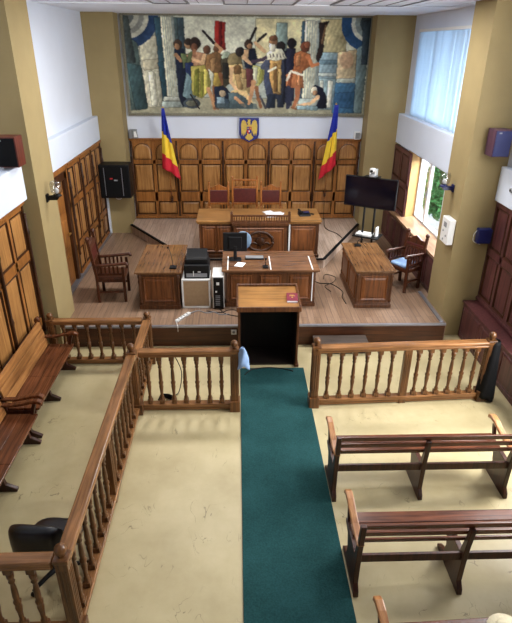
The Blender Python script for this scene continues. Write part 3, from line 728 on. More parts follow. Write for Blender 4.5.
    # man in orange
    P([(295, 50), (303, 46), (311, 50), (312, 62), (304, 68), (295, 66)], (182, 104, 60)); P([(297, 52), (302, 50), (301, 62), (297, 62)], (206, 134, 84)); E(306, 42, 4.6, 5.4, (120, 62, 40)); E(308, 40, 3, 3.4, (150, 84, 56))
    limb([(309, 52), (314, 62), (320, 60)], 4.6, (186, 108, 66), 3.4); P([(287, 72), (294, 66), (304, 68), (306, 86), (288, 86)], (198, 118, 72)); P([(291, 70), (294, 69), (292, 86), (289, 86)], (150, 78, 48)); P([(299, 70), (302, 70), (302, 86), (299, 86)], (218, 146, 98)); limb([(288, 78), (292, 68), (304, 72)], 2.4, (220, 214, 202))
    limb([(300, 86), (300, 96), (296, 108)], 5.6, (160, 96, 64), 3.4); limb([(290, 86), (291, 98), (290, 108)], 5, (52, 54, 78), 4); P([(286, 86), (296, 86), (294, 106), (288, 106)], (40, 44, 70), .8); limb([(294, 108), (300, 110)], 2.4, FLD)
    # crouching figure
    P([(314, 90), (318, 83), (326, 86), (331, 96), (331, 109), (320, 109), (324, 98)], (24, 26, 48)); E(317.5, 89, 3.4, 4.4, (216, 206, 190)); E(318.5, 91.5, 2.2, 2.6, FL); limb([(322, 96), (315, 103), (300, 106)], 4.4, FLL, 2.6); P([(300, 106), (322, 107), (322, 111), (300, 110)], (138, 168, 182))
    # overall ageing and grain
    img *= (0.9 + .2 * (n3 - .5) + .10 * (noise(2) - .5) + .10 * (noise(3) - .5))[..., None]
    pad = np.pad(img, ((1, 1), (1, 1), (0, 0)), 'edge')
    blur = sum(pad[a:a + NY, b:b + NX] for a in range(3) for b in range(3)) / 9
    img = img * .6 + blur * .4
    lum = img.mean(2, keepdims=True)
    img = (img * .84 + lum * .16) * np.array([1.22, 1.22, 1.16])
    return np.clip(img, 0, 255), NX, NY

img, NX, NY = paint_mural()
MX0, MX1, MZ0, MZ1 = -2.46, 3.00, 3.145, 5.15
mur = thing('mural', 'wide painted mural of robed figures between columns above the panelling', 'mural', (0, YB, 0))
xs = np.linspace(MX0, MX1, NX); zs = np.linspace(MZ1, MZ0, NY)
X, Z = np.meshgrid(xs, zs)
vs = np.stack([X.ravel(), np.full(X.size, -.03), Z.ravel()], 1)
idx = np.arange(NX * NY).reshape(NY, NX)
fs = np.stack([idx[:-1, :-1].ravel(), idx[1:, :-1].ravel(), idx[1:, 1:].ravel(), idx[:-1, 1:].ravel()], 1)
me = bpy.data.meshes.new('painting'); me.from_pydata(vs.tolist(), [], fs.tolist())
c = img.reshape(-1, 3) / 255.; c = np.where(c <= .04045, c / 12.92, ((c + .055) / 1.055) ** 2.4)
ca = me.color_attributes.new('Col', 'FLOAT_COLOR', 'POINT'); ca.data.foreach_set('color', np.concatenate([c, np.ones((len(c), 1))], 1).astype(np.float32).ravel())
me.materials.append(FRESCO); po = bpy.data.objects.new('painting', me); COL.objects.link(po); po.parent = mur
fr = MB()
for (a, b, z0, z1) in ((MX0 - .06, MX1 + .06, MZ1, MZ1 + .045), (MX0 - .06, MX1 + .06, MZ0 - .06, MZ0), (MX0 - .06, MX0, MZ0, MZ1), (MX1, MX1 + .05, MZ0, MZ1)):
    fr.box(a, b, -.07, 0, z0, z1)
for k in range(110):
    x = MX0 - .04 + k * .0505
    fr.box(x, x + .025, -.082, -.07, MZ0 - .05, MZ0 - .012).box(x, x + .025, -.082, -.07, MZ1 + .008, MZ1 + .036)
fr.build('mural_frame', FRAMEM, mur)

# ------------------------------------------------------------------ coat of arms
cr = thing('coat_of_arms', 'blue shield with a golden eagle between the two flags', 'emblem', (.30, YB - .09, 2.78))
sh = [(-.23, .27), (.23, .27), (.235, -.10), (.20, -.19), (.08, -.235), (0, -.28), (-.08, -.235), (-.20, -.19), (-.235, -.10)]
MB().prism(sh, -.03, .03, 'y').build('shield', CBLUE, cr, .008)
eg = MB()
wing = [(.045, .10), (.08, .20), (.13, .235), (.175, .20), (.195, .10), (.19, -.02), (.175, -.13), (.15, -.06), (.14, -.14), (.115, -.07), (.10, -.13), (.075, -.03), (.05, 0)]
for s_ in (1, -1):
    pts = [(s_ * p[0], p[1]) for p in wing]
    if s_ < 0: pts = pts[::-1]
    eg.prism(pts, -.05, -.03, 'y')
    eg.prism([(s_ * .05, -.10), (s_ * .10, -.16), (s_ * .085, -.19), (s_ * .03, -.15)][::s_], -.05, -.03, 'y')
eg.prism([(-.05, .10), (-.06, 0), (-.05, -.12), (-.075, -.20), (0, -.24), (.075, -.20), (.05, -.12), (.06, 0), (.05, .10), (.02, .15), (-.02, .15)], -.055, -.03, 'y')
eg.prism([(-.03, .14), (-.055, .175), (-.02, .205), (.025, .20), (.03, .15)], -.06, -.03, 'y')
eg.prism([(-.03, .205), (-.04, .245), (-.015, .225), (0, .255), (.015, .225), (.04, .245), (.03, .205)], -.055, -.03, 'y')
eg.build('golden_eagle', GOLD, cr, .003)
es = MB().prism([(-.055, .08), (0, .08), (0, .01), (-.055, .01)][::-1], -.066, -.056, 'y', 0).prism([(0, .08), (.055, .08), (.055, .01), (0, .01)][::-1], -.066, -.056, 'y', 1)
es.prism([(-.055, .01), (0, .01), (0, -.09), (-.05, -.06)][::-1], -.066, -.056, 'y', 1).prism([(0, .01), (.055, .01), (.05, -.06), (0, -.09)][::-1], -.066, -.056, 'y', 0)
es.ball((-.028, -.062, .045), .018, 8, 5, 2, (1, .6, 1)).ball((.028, -.062, .045), .018, 8, 5, 2, (1, .6, 1)).ball((0, -.062, -.02), .018, 8, 5, 3, (1, .6, 1))
es.build('escutcheon', [CBLUE, CRED, GOLD, PAPER], cr)

# ------------------------------------------------------------------ flags
def flag(loc, label, tip, side, widths):
    """pole from bracket (local 0) to tip; cloth hangs along the pole and droops to one side"""
    t = thing('flag', label, 'flag', loc, 0, 'national flags on the back wall')
    MB().tube([(0, 0, 0), (tip[0] * .5, tip[1] * .5, tip[2] * .5), tip], .013, 8, 0, 2).build('flag_pole', CHWL, t)
    MB().ball((tip[0], tip[1], tip[2] + .03), .022, 10, 6, 0, (1, 1, 1.9)).build('finial', BRASS, t)
    MB().box(-.025, .025, -.02, .07, -.06, .06).tube([(0, .03, -.05), (0, -.03, -.07), (0, -.02, .01)], .014, 6).build('bracket', OAK_D, t, .004)
    rows, cols = 30, 14
    vs = []; fs = []; mats = []; sm = []
    for i in range(rows + 1):
        a = i / rows
        l, r, zz = widths(a)
        for j in range(cols + 1):
            b = j / cols
            px = tip[0] + l + (r - l) * b
            z = tip[2] + zz(b)
            k = (tip[2] - (tip[2] - z)) / tip[2]
            fold = math.sin(b * 4 * PI + a * 2) * .035 * min(1, a * 3) + math.sin(b * 9 + 1) * .012 * a
            vs.append((px, tip[1] * (z / tip[2]) - .035 + fold, z))
    m = MB()
    for i in range(rows):
        for j in range(cols):
            b = (j + .5) / cols; a = (i + .5) / rows
            s = a + (b - .5) * side * .10
            mi = 0 if s < .42 else (1 if s < .77 else 2)
            fs.append((i * (cols + 1) + j, (i + 1) * (cols + 1) + j, (i + 1) * (cols + 1) + j + 1, i * (cols + 1) + j + 1)); mats.append(mi)
    m.v = vs; m.f = fs; m.mi = mats; m.sm = [True] * len(fs)
    o = m.build('flag_cloth', [FBLUE, FYEL, FRED], t)
    sd = o.modifiers.new('thick', 'SOLIDIFY'); sd.thickness = .006
    return t
flag((-1.62, YB - .10, 1.12), 'blue yellow and red flag hanging on the left of the coat of arms', (-.02, -.5, 2.16), -1,
     lambda a: (-.03 - .12 * a, (.03 + .25 * a ** 1.1), (lambda b, a=a: -a * (1.40 + .30 * b ** 1.5) + .03)))
flag((2.20, YB - .10, 1.25), 'blue yellow and red flag hanging on the right, drooping to the left', (.05, -.5, 2.12), 1,
     lambda a: (-.04 - .21 * a ** 1.3, (.05 + .09 * a), (lambda b, a=a: -a * (1.78 - .36 * b) + .03)))

# small units on the panelling ledge
t = thing('emergency_lamp', 'small grey lamp on top of the panelling at the left end', 'lamp', (-2.42, YB - .06, 2.575))
MB().box(-.12, .06, -.06, .05, 0, .2).prism([(-.02, .02), (.1, .02), (.06, .2), (-.02, .2)], -.1, -.06, 'y').build('housing', GPL, t, .006)
MB().prism([(0, .04), (.08, .04), (.05, .17), (0, .17)], -.105, -.1, 'y').build('lens', WPL, t)
t = thing('wall_speaker', 'small white box on top of the panelling at the right end', 'speaker', (2.9, YB - .06, 2.575))
MB().box(-.07, .07, -.08, .05, 0, .17).build('housing', WPL, t, .008); MB().box(-.055, .055, -.085, -.08, .015, .155).build('grille', GPL, t)

# ------------------------------------------------------------------ railings
BAL = [(.034, 0), (.030, .06), (.018, .07), (.026, .10), (.016, .12), (.020, .20), (.027, .27), (.022, .30), (.029, .32), (.029, .345), (.018, .36), (.024, .40), (.020, .50), (.015, .56), (.025, .58), (.016, .60), (.027, .63), (.027, .69)]
def newel(parent, x, y, name='newel_post', foot=True):
    m = MB().box(x - .052, x + .052, y - .052, y + .052, .0, .98)
    for k in (-.028, 0, .028):
        m.box(x + k - .007, x + k + .007, y - .058, y + .058, .26, .86); m.box(x - .058, x + .058, y + k - .007, y + k + .007, .26, .86)
    if foot: m.box(x - .07, x + .07, y - .085, y + .085, 0, .17)
    m.box(x - .062, x + .062, y - .062, y + .062, .95, .985)
    p = m.build(name, TURN, parent, .006)
    MB().lathe([(.03, .985), (.022, 1.0), (.03, 1.01), (.045, 1.03), (.05, 1.055), (.044, 1.08), (.026, 1.10), (.004, 1.108)], 12, (x, y, 0)).build('ball_finial', TURN, p)
    return p
def railing(name, label, loc, rz, L, posts, mids, bals, group=None, top_h=.97):
    t = thing(name, label, 'railing', loc, rz, group)
    MB().box(0, L, -.062, .062, top_h - .055, top_h).box(0, L, -.05, .05, top_h - .095, top_h - .055).build('top_rail', RAIL, t, .014)
    MB().box(0, L, -.05, .05, .07, .125).box(0, L, -.032, .032, .02, .07).build('bottom_rail', RAIL, t, .008)
    for x in posts: newel(t, x, 0)
    for x in mids: 
        m = MB().box(x - .05, x + .05, -.04, .04, .0, top_h - .09)
        for k in (-.026, 0, .026): m.box(x + k - .007, x + k + .007, -.046, .046, .18, .82)
        m.build('middle_post', TURN, t, .005)
    b0 = None
    for x in bals:
        if b0 is None:
            m = MB().lathe([(q[0] * 1.15, q[1]) for q in BAL], 10, (0, 0, .125)); m.box(-.034, .034, -.034, .034, .125, .185); m.box(-.034, .034, -.034, .034, .815, .88)
            b0 = m.build('baluster', TURN, t); b = b0
        else:
            b = b0.copy(); COL.objects.link(b); b.parent = t
        b.location = (x, 0, 0)
    return t
railing('court_railing', 'turned baluster railing on the right, light top rail, ending at the radiator box', (1.06, 6.27, 0), math.radians(2.6), 2.46,
        [0.0, 2.44], [1.28], [.18 + i * .178 for i in range(6)] + [1.44 + i * .165 for i in range(6)], 'court railings')
railing('court_railing', 'short railing with a pale blue cloth on its right post, left of the carpet', (-1.32, 6.21, 0), 0, 1.30,
        [1.27], [], [.10 + i * .165 for i in range(7)], 'court railings')
railing('court_railing', 'long tall railing between the left bench area and the pale open floor', (-1.40, 3.0, 0), PI / 2, 3.20,
        [0.0, 3.15], [1.55], [.2 + i * .19 for i in range(7)] + [1.74 + i * .19 for i in range(7)], 'court railings')
rl = railing('court_railing', 'low dark railing across the far end of the left bench area, before the stage', (-2.88, 7.46, 0), 0, 1.40,
        [0.0], [], [.18 + i * .18 for i in range(7)], 'court railings'); rl.scale = (1, 1, .82)
rl = railing('court_railing', 'low short railing continuing the long left railing to the stage', (-1.405, 6.30, 0), PI / 2, 1.22,
        [1.18], [], [.15 + i * .17 for i in range(6)], 'court railings'); rl.scale = (1, 1, .82)
railing('court_railing', 'railing in front of the black swivel chair, nearest on the left', (-3.0, 3.0, 0), 0, 1.525,
        [], [], [.08 + i * .18 for i in range(8)], 'court railings')

# ------------------------------------------------------------------ carpet
cp = MB().box(.03, 1.035, -3.4, 7.255, 0, .012).build('carpet_runner', CARP, None, .004)
tag(cp, 'long dark green carpet runner leading up to the lectern', 'carpet')

# ------------------------------------------------------------------ benches
def make_bench(L, label, group, back, seatm, armm, wall):
    """faces +y, back at y=0, x from 0 to L; wall: the wide-planked kind along the wall"""
    t = thing('court_bench', label, 'bench', (0, 0, 0), 0, group)
    slats = ((.745, .865, -.055, -.025), (.61, .73, -.022, .008), (.475, .595, .011, .041)) if wall else ((.80, .87, -.045, -.025), (.70, .765, -.025, -.005), (.60, .66, -.005, .015))
    for z0, z1, yt, yb in slats:
        MB().prism([(yb, z0), (yb + .028, z0), (yt + .028, z1), (yt, z1)], .03, L - .03, 'x').build('back_slat', back, t, .008)
    y0 = .045 if wall else .22
    for a, b in ((y0, .5 * (y0 + .5) - .002), (.5 * (y0 + .5) + .002, .50)):
        if wall: MB().box(.02, L * .55, a, b, .435, .465).box(L * .55 + .002, L - .02, a, b, .435, .465).build('seat_plank', seatm, t, .006)
        else: MB().box(.02, L - .02, a, b, .435, .465).build('seat_plank', seatm, t, .008)
    MB().box(.03, L - .03, .0, .03, .365, .455).build('rear_beam', SUPP, t, .004)
    prof = [(-.09, 0), (.46, 0), (.47, .035), (.40, .07), (.33, .10), (.30, .22), (.34, .36), (.46, .40), (.46, .435), (.05, .435), (.035, .52), (.0, .66), (-.02, .80), (-.03, .885), (-.075, .885), (-.065, .78), (-.04, .55), (-.035, .43), (-.03, .30), (-.03, .12), (-.08, .06)]
    for i, x in enumerate((0.0, L / 2 - .025, L - .05)):
        p = prof if i != 1 else [q if q[1] < .86 else (q[0] + .012, .81) for q in prof]
        s = MB().prism(p, x, x + .05, 'x').build('support', SUPP, t, .006)
    for x in (-.012, L - .062):
        a = MB()
        # armrest: rises and curls over at the front
        hz = .0 if wall else .025
        cen = [(-.05, .61 + hz), (.06, .60 + hz), (.2, .60 + hz), (.34, .625 + hz), (.45, .65 + hz), (.54, .65 + hz), (.60, .62 + hz)]
        th = [.03, .032, .034, .038, .044, .052, .052]
        up = [(y, z + h / 2) for (y, z), h in zip(cen, th)]; dn = [(y, z - h / 2) for (y, z), h in zip(cen, th)]
        a.prism(up[::-1] + dn, x, x + .07, 'x')
        a.build('armrest', armm, t, .012)
        MB().prism([(.40, .43), (.44, .43), (.47, .53), (.50, .61), (.45, .62), (.42, .53)], x + .02, x + .055, 'x').build('arm_support', SUPP, t, .006)
        if wall: MB().lathe([(.045, -.035), (.05, 0), (.045, .035)], 14, (0, 0, 0), 0, Matrix.Translation((x + .037, -.06, .88)) @ Matrix.Rotation(PI / 2, 4, 'Y')).build('scroll', armm, t, .006)
    return t
b1 = make_bench(2.0, 'dark slatted bench seen from behind, nearest the right railing', 'public benches', BENCH, BENCH, ARM, False)
b1.location = (1.04, 4.54, 0)
b2 = copy_tree(b1); b2['label'] = 'slatted bench seen from behind, second one back from the right railing, seat catching light'; b2.location = (1.05, 3.37, 0)
b3 = copy_tree(b1); b3['label'] = 'bench at the bottom edge carrying a pale round hat, mostly cut off'; b3.location = (1.09, 2.22, 0); b3.rotation_euler = (0, 0, math.radians(2))
lb1 = make_bench(1.68, 'brown wall bench in the left bench area beside the far dark railing', 'left wall benches', BENCHL, BENCHR, BENCHR, True)
lb1.location = (-2.95, 7.31, 0); lb1.rotation_euler = (0, 0, -PI / 2); lb1.scale = (1, .87, 1)
lb2 = copy_tree(lb1); lb2['label'] = 'brown wall bench at the left edge, nearer the viewer than the other wall bench'; lb2.location = (-2.93, 5.56, 0)

# hat on the third bench
t = thing('round_hat', 'pale round hat lying on the bench at the bottom edge', 'hat', (2.10, 2.62, .468), 0)
MB().lathe([(.15, 0), (.155, .008), (.10, .015), (.09, .06), (.075, .085), (.03, .092), (.001, .092)], 20).build('hat_body', plain('straw', rgb(222, 210, 178), .8, var=.1, scale=40), t)
MB().lathe([(.097, .018), (.099, .02), (.094, .04), (.09, .042)], 20).build('hat_band', plain('hat_band_tan', rgb(150, 126, 92), .8), t)

# ------------------------------------------------------------------ desks
def desk(name, label, cat, loc, W, D, H, topm, over=.06, end_panels=1, side_panels=2, rz=0):
    """box desk: origin at floor, x 0..W, y 0..D"""
    t = thing(name, label, cat, loc, rz)
    MB().box(0, W, 0, D, .07, H - .05).build('body', DFR, t, .006)
    MB().box(-.025, W + .025, -.025, D + .025, 0, .07).box(-.012, W + .012, -.012, D + .012, .07, .095).build('plinth', DFR, t, .008)
    MB().box(-over, W + over, -over, D + over, H - .035, H).box(-over * .5, W + over * .5, -over * .5, D + over * .5, H - .06, H - .035).build('table_top', topm, t, .01)
    z0, z1 = .14, H - .11
    def pan(a, b, M):
        V = []
        for i, y in ((0, .002), (.018, -.02), (.04, -.004), (.075, -.016)):
            V += [(a + i, y, z0 + i), (b - i, y, z0 + i), (b - i, y, z1 - i), (a + i, y, z1 - i)]
        V = [M @ Vector(v) for v in V]
        MB().add(V, [(r * 4 + j, r * 4 + (j + 1) % 4, r * 4 + 4 + (j + 1) % 4, r * 4 + 4 + j) for r in range(3) for j in range(4)] + [(12, 13, 14, 15)]).build('panel', DPAN, t)
    n = end_panels; w = W / n
    for i in range(n): pan(i * w + .07, (i + 1) * w - .07, Matrix.Identity(4))
    n = side_panels; w = D / n
    for i in range(n):
        pan(i * w + .07, (i + 1) * w - .07, Matrix.Translation((W, 0, 0)) @ Matrix.Rotation(PI / 2, 4, 'Z'))
        pan(i * w + .07, (i + 1) * w - .07, Matrix.Translation((0, D, 0)) @ Matrix.Rotation(-PI / 2, 4, 'Z'))
    for (x, y) in ((0, 0), (W, 0), (W, D), (0, D)):
        MB().lathe([(.03, .1), (.03, .16), (.022, .18), (.026, .3), (.022, H - .26), (.03, H - .2), (.022, H - .16), (.03, H - .12), (.03, H - .06)], 10, (x + (.012 if x == 0 else -.012), y + (.012 if y == 0 else -.012), 0)).build('corner_column', DFR, t)
    return t
desk('side_desk', 'brown panelled desk on the left of the stage by the wooden armchair', 'desk', (-1.71, 8.66, ZS), .68, 1.32, .72, DTOP)
desk('side_desk', 'brown panelled desk on the right of the stage under the television', 'desk', (2.10, 8.66, ZS), .62, 1.42, .72, DTOP, .045)
ct = desk('clerk_table', 'wide brown clerk table behind the lectern with a computer monitor on it', 'table', (-.20, 8.74, ZS), 1.56, .84, .72, DTOPX, .075, 3, 1)
for x in (.02, .77, 1.50): MB().box(x, x + .02, -.04, .62, .718, .724).build('white_strip', WPL, ct)
MB().box(1.512, 1.53, -.012, 0, .1, .66).build('white_strip', WPL, ct)

t = thing('step', 'low dark worn wooden step in front of the stage behind the right railing', 'step', (1.27, 7.66, 0))
MB().box(0, .88, .02, .30, 0, .17).build('step_base', DARKW, t, .005)
MB().box(-.01, .89, 0, .31, .17, .20).build('tread', wood('worn_step_wood', rgb(56, 48, 44), rgb(92, 80, 72), 'x'), t, .006)

# lectern: open towards the viewer, shade inside put into near-black wood
t = thing('lectern', 'tall wooden lectern with open back at the head of the green carpet, shade inside coloured near-black', 'lectern', (.0, 7.30, .0))
MB().prism([(0, 0), (.62, 0), (.62, 1.085), (.0, 1.04)], 0.0, .035, 'x').build('side_panel', [DFR], t, .006)
for xa in (.035, .895): MB().box(xa, xa + .01, .03, .58, .03, .97).build('shade_lining', DARKW, t)
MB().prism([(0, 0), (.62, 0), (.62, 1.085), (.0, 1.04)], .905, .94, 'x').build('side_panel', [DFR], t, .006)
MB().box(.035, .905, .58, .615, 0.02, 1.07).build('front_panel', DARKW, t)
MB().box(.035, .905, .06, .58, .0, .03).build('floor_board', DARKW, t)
MB().prism([(-.04, 1.04), (.66, 1.09), (.66, 1.12), (-.04, 1.07)], -.005, .945, 'x').build('sloped_top', JTOP, t, .006)
MB().prism([(-.04, 1.03), (.66, 1.08), (.66, 1.15), (-.04, 1.10)], -.02, .012, 'x').prism([(-.04, 1.03), (.66, 1.08), (.66, 1.15), (-.04, 1.10)], .928, .96, 'x').prism([(.64, 1.08), (.67, 1.085), (.67, 1.16), (.64, 1.155)], -.02, .96, 'x').build('top_rim', DFR, t, .008)
MB().box(-.02, .96, -.06, -.035, 1.0, 1.085).build('front_lip', DFR, t, .008)
MB().box(-.02, .05, -.02, .64, 0, .05).box(.89, .96, -.02, .64, 0, .05).build('foot', DFR, t, .008)

t = thing('book', 'burgundy hardback book lying on the lectern top', 'book', (.745, 7.40, 1.082), 0)
t.rotation_euler = (math.atan2(.05, .70), 0, math.radians(-3))
MB().box(0, .17, 0, .25, 0.0, .005).box(0, .17, 0, .25, .033, .038).box(0, .006, 0, .25, .005, .033).build('cover', BURG, t, .002)
MB().box(.006, .164, .005, .245, .005, .033).build('page_block', PAPER, t)
MB().box(.05, .12, .17, .18, .038, .0395).box(.04, .13, .145, .155, .038, .0395).lathe([(.014, .038), (.014, .0395)], 12, (.085, .105, 0)).build('gilt_title', GOLD, t)

# ------------------------------------------------------------------ judges' bench
jb = thing('judges_bench', 'long oak judges bench with a small gallery rail in the middle', 'judges bench', (-.78, 10.60, ZD))
W, D, H = 2.46, .92, .80
MB().box(0, W, .04, D - .1, .06, H - .04).build('body', DFR, jb, .006)
MB().box(-.02, W + .02, .0, D - .08, 0, .07).build('plinth', OAK_D, jb, .008)
MB().box(-.05, W + .05, -.01, D, H - .035, H).box(-.03, W + .03, .01, D - .04, H - .075, H - .035).build('bench_top', JTOP, jb, .008)
cx0, cx1 = .70, 1.80
MB().box(cx0, cx1, -.05, .06, .0, H - .03).box(cx0 - .03, cx1 + .03, -.07, .06, H - .09, H - .02).box(cx0 - .02, cx1 + .02, -.07, .06, 0, .08).build('centre_projection', DFR, jb, .008)
def fpan(name, x0, x1, z0, z1, y, mat):
    V = []
    for i, d in ((0, .002), (.02, -.022), (.045, -.004), (.08, -.016)):
        V += [(x0 + i, y + d, z0 + i), (x1 - i, y + d, z0 + i), (x1 - i, y + d, z1 - i), (x0 + i, y + d, z1 - i)]
    return MB().add(V, [(r * 4 + j, r * 4 + (j + 1) % 4, r * 4 + 4 + (j + 1) % 4, r * 4 + 4 + j) for r in range(3) for j in range(4)] + [(12, 13, 14, 15)]).build(name, mat, jb)
fpan('panel', .06, .34, .12, H - .12, .04, DPAN); fpan('panel', .36, .66, .12, H - .12, .04, DPAN)
fpan('panel', 1.88, W - .06, .10, H - .12, .04, DPAN)
fpan('panel', cx0 + .06, cx1 - .06, .10, H - .13, -.05, DPAN)
# oval carved wreath with scales
wr = MB(); ocx, ocz = (cx0 + cx1) / 2, .39
pts = [(ocx + .26 * math.cos(2 * PI * k / 28), -.078, ocz + .2 * math.sin(2 * PI * k / 28)) for k in range(29)]
wr.tube(pts, .028, 8, 0, 0)
wr.lathe([(.10, 0), (.10, .02), (.07, .035), (.02, .04)], 16, (0, 0, 0), 0, Matrix.Translation((ocx, -.066, ocz)) @ Matrix.Rotation(PI / 2, 4, 'X'))
wr.box(ocx - .012, ocx + .012, -.105, -.07, ocz - .14, ocz + .15).box(ocx - .15, ocx + .15, -.1, -.075, ocz + .07, ocz + .09)
wr.tube([(ocx - .2, -.085, ocz - .06), (ocx - .13, -.09, ocz - .02), (ocx - .06, -.085, ocz - .06)], .018, 6).tube([(ocx + .06, -.085, ocz - .06), (ocx + .13, -.09, ocz - .02), (ocx + .2, -.085, ocz - .06)], .018, 6)
wr.build('carved_wreath', OAK_D, jb)
MB().box(1.835, 1.865, .0, .035, .06, H - .08).build('white_strip', WPL, jb)
ga = MB().box(cx0 - .02, cx1 + .02, -.06, -.02, H + .10, H + .135).box(cx0 - .02, cx1 + .02, -.06, -.02, H - .02, H + .015)
ga.build('gallery_rail', DFR, jb, .006)
g0 = None
for i in range(22):
    if g0 is None: g0 = MB().lathe([(.012, 0), (.008, .02), (.014, .05), (.008, .075), (.012, .09)], 8).build('spindle', DFR, jb); o = g0
    else: o = g0.copy(); COL.objects.link(o); o.parent = jb
    o.location = (cx0 + .02 + i * (cx1 - cx0 - .04) / 21, -.04, H + .012)
for x in (cx0 - .03, cx1 + .03): MB().box(x - .025, x + .025, -.065, -.015, H - .02, H + .16).lathe([(.02, .16), (.028, .18), (.02, .2), (.004, .21)], 8, (x, -.04, H)).build('rail_post', DFR, jb)

pp = thing('paper_stack', 'fanned white papers on the judges bench behind the gallery rail', 'papers', (.62, 10.85, ZD + .80))
for i, (x, y, r) in enumerate(((0, 0, .1), (.10, .06, -.25), (.05, .1, .5), (.16, .02, .2))):
    M = Matrix.Translation((x, y, .001 + i * .006)) @ Matrix.Rotation(r, 4, 'Z')
    MB().box(0, .21, 0, .297, 0, .004, 0, M).build('sheet', PAPER, pp)
ph = thing('telephone', 'black desk telephone on the right end of the judges bench', 'telephone', (1.30, 10.88, ZD + .80), math.radians(8))
MB().prism([(0, 0), (.2, 0), (.2, .07), (.02, .035)], 0, .24, 'x').build('phone_base', BLK, ph, .008)
MB().tube([(.02, .02, .075), (.03, .1, .10), (.02, .19, .10)], [.026, .018, .026], 8).build('handset', BLK, ph)
MB().box(.1, .22, .06, .15, .062, .075).build('keypad', NAVY, ph)
MB().tube([(.24, .1, .03), (.3, .05, .02), (.33, .12, .015), (.28, .18, .012)], .007, 6).build('phone_cord', BLK, ph)

# judges' chairs
def jchair(label, loc, w, hb, crest):
    t = thing('judge_chair', label, 'chair', loc, 0, 'high-backed judges chairs')
    for x in (0, w - .045):
        MB().prism([(0, 0), (.045, 0), (.05, .45), (.1, hb), (.055, hb), (.0, .45)], x, x + .045, 'x').build('back_post', CHWL, t, .006)
        MB().lathe([(.025, hb), (.018, hb + .02), (.03, hb + .045), (.018, hb + .075), (.004, hb + .085)], 10, (x + .022, .077, 0)).build('finial', CHWL, t)
        MB().box(x, x + .045, -.50, -.455, 0, .45).build('front_leg', CHWL, t, .006)
        MB().box(x, x + .045, -.46, .03, .63, .665).box(x, x + .045, -.46, -.42, .45, .63).build('armrest', CHWL, t, .008)
    MB().box(0, w, -.5, .04, .38, .45).build('seat_frame', CHWL, t, .006)
    MB().box(.03, w - .03, -.49, .02, .45, .51).build('seat_cushion', LEATH, t, .03)
    z0 = hb - .40 if not crest else hb - .52
    MB().prism([(.04, z0), (.065, z0), (.082, hb - .12 if not crest else hb - .2), (.055, hb - .12 if not crest else hb - .2)], .045, w - .045, 'x').build('back_pad', LEATH, t, .01)
    MB().box(.045, w - .045, .03, .07, z0 - .05, z0).build('lower_rail', CHWL, t, .006)
    if crest:
        MB().box(.045, w - .045, .05, .095, hb - .20, hb - .15).box(.045, w - .045, .055, .1, hb - .03, hb + .01).build('top_rail', CHWL, t, .006)
        for i in range(9): MB().lathe([(.009, hb - .15), (.013, hb - .1), (.009, hb - .03)], 6, (.09 + i * (w - .18) / 8, .075, 0)).build('spindle', CHWL, t)
    else:
        pts = [(.045, hb - .12), (w - .045, hb - .12), (w - .045, hb - .05), (w * .8, hb - .055), (w * .65, hb - .02), (w * .5, hb + .02), (w * .35, hb - .02), (w * .2, hb - .055), (.045, hb - .05)]
        MB().prism(pts, .055, .095, 'y').build('crest_rail', CHWL, t, .006)
    return t
jchair('leather-backed chair behind the judges bench, left of the tall middle chair', (-.66, 12.20, ZD), .49, 1.14, False)
jchair('tallest leather-backed chair with a spindled crest, middle of the judges bench', (-.12, 12.20, ZD), .60, 1.26, True)
jchair('leather-backed chair behind the judges bench, right of the tall middle chair', (.53, 12.20, ZD), .49, 1.14, False)

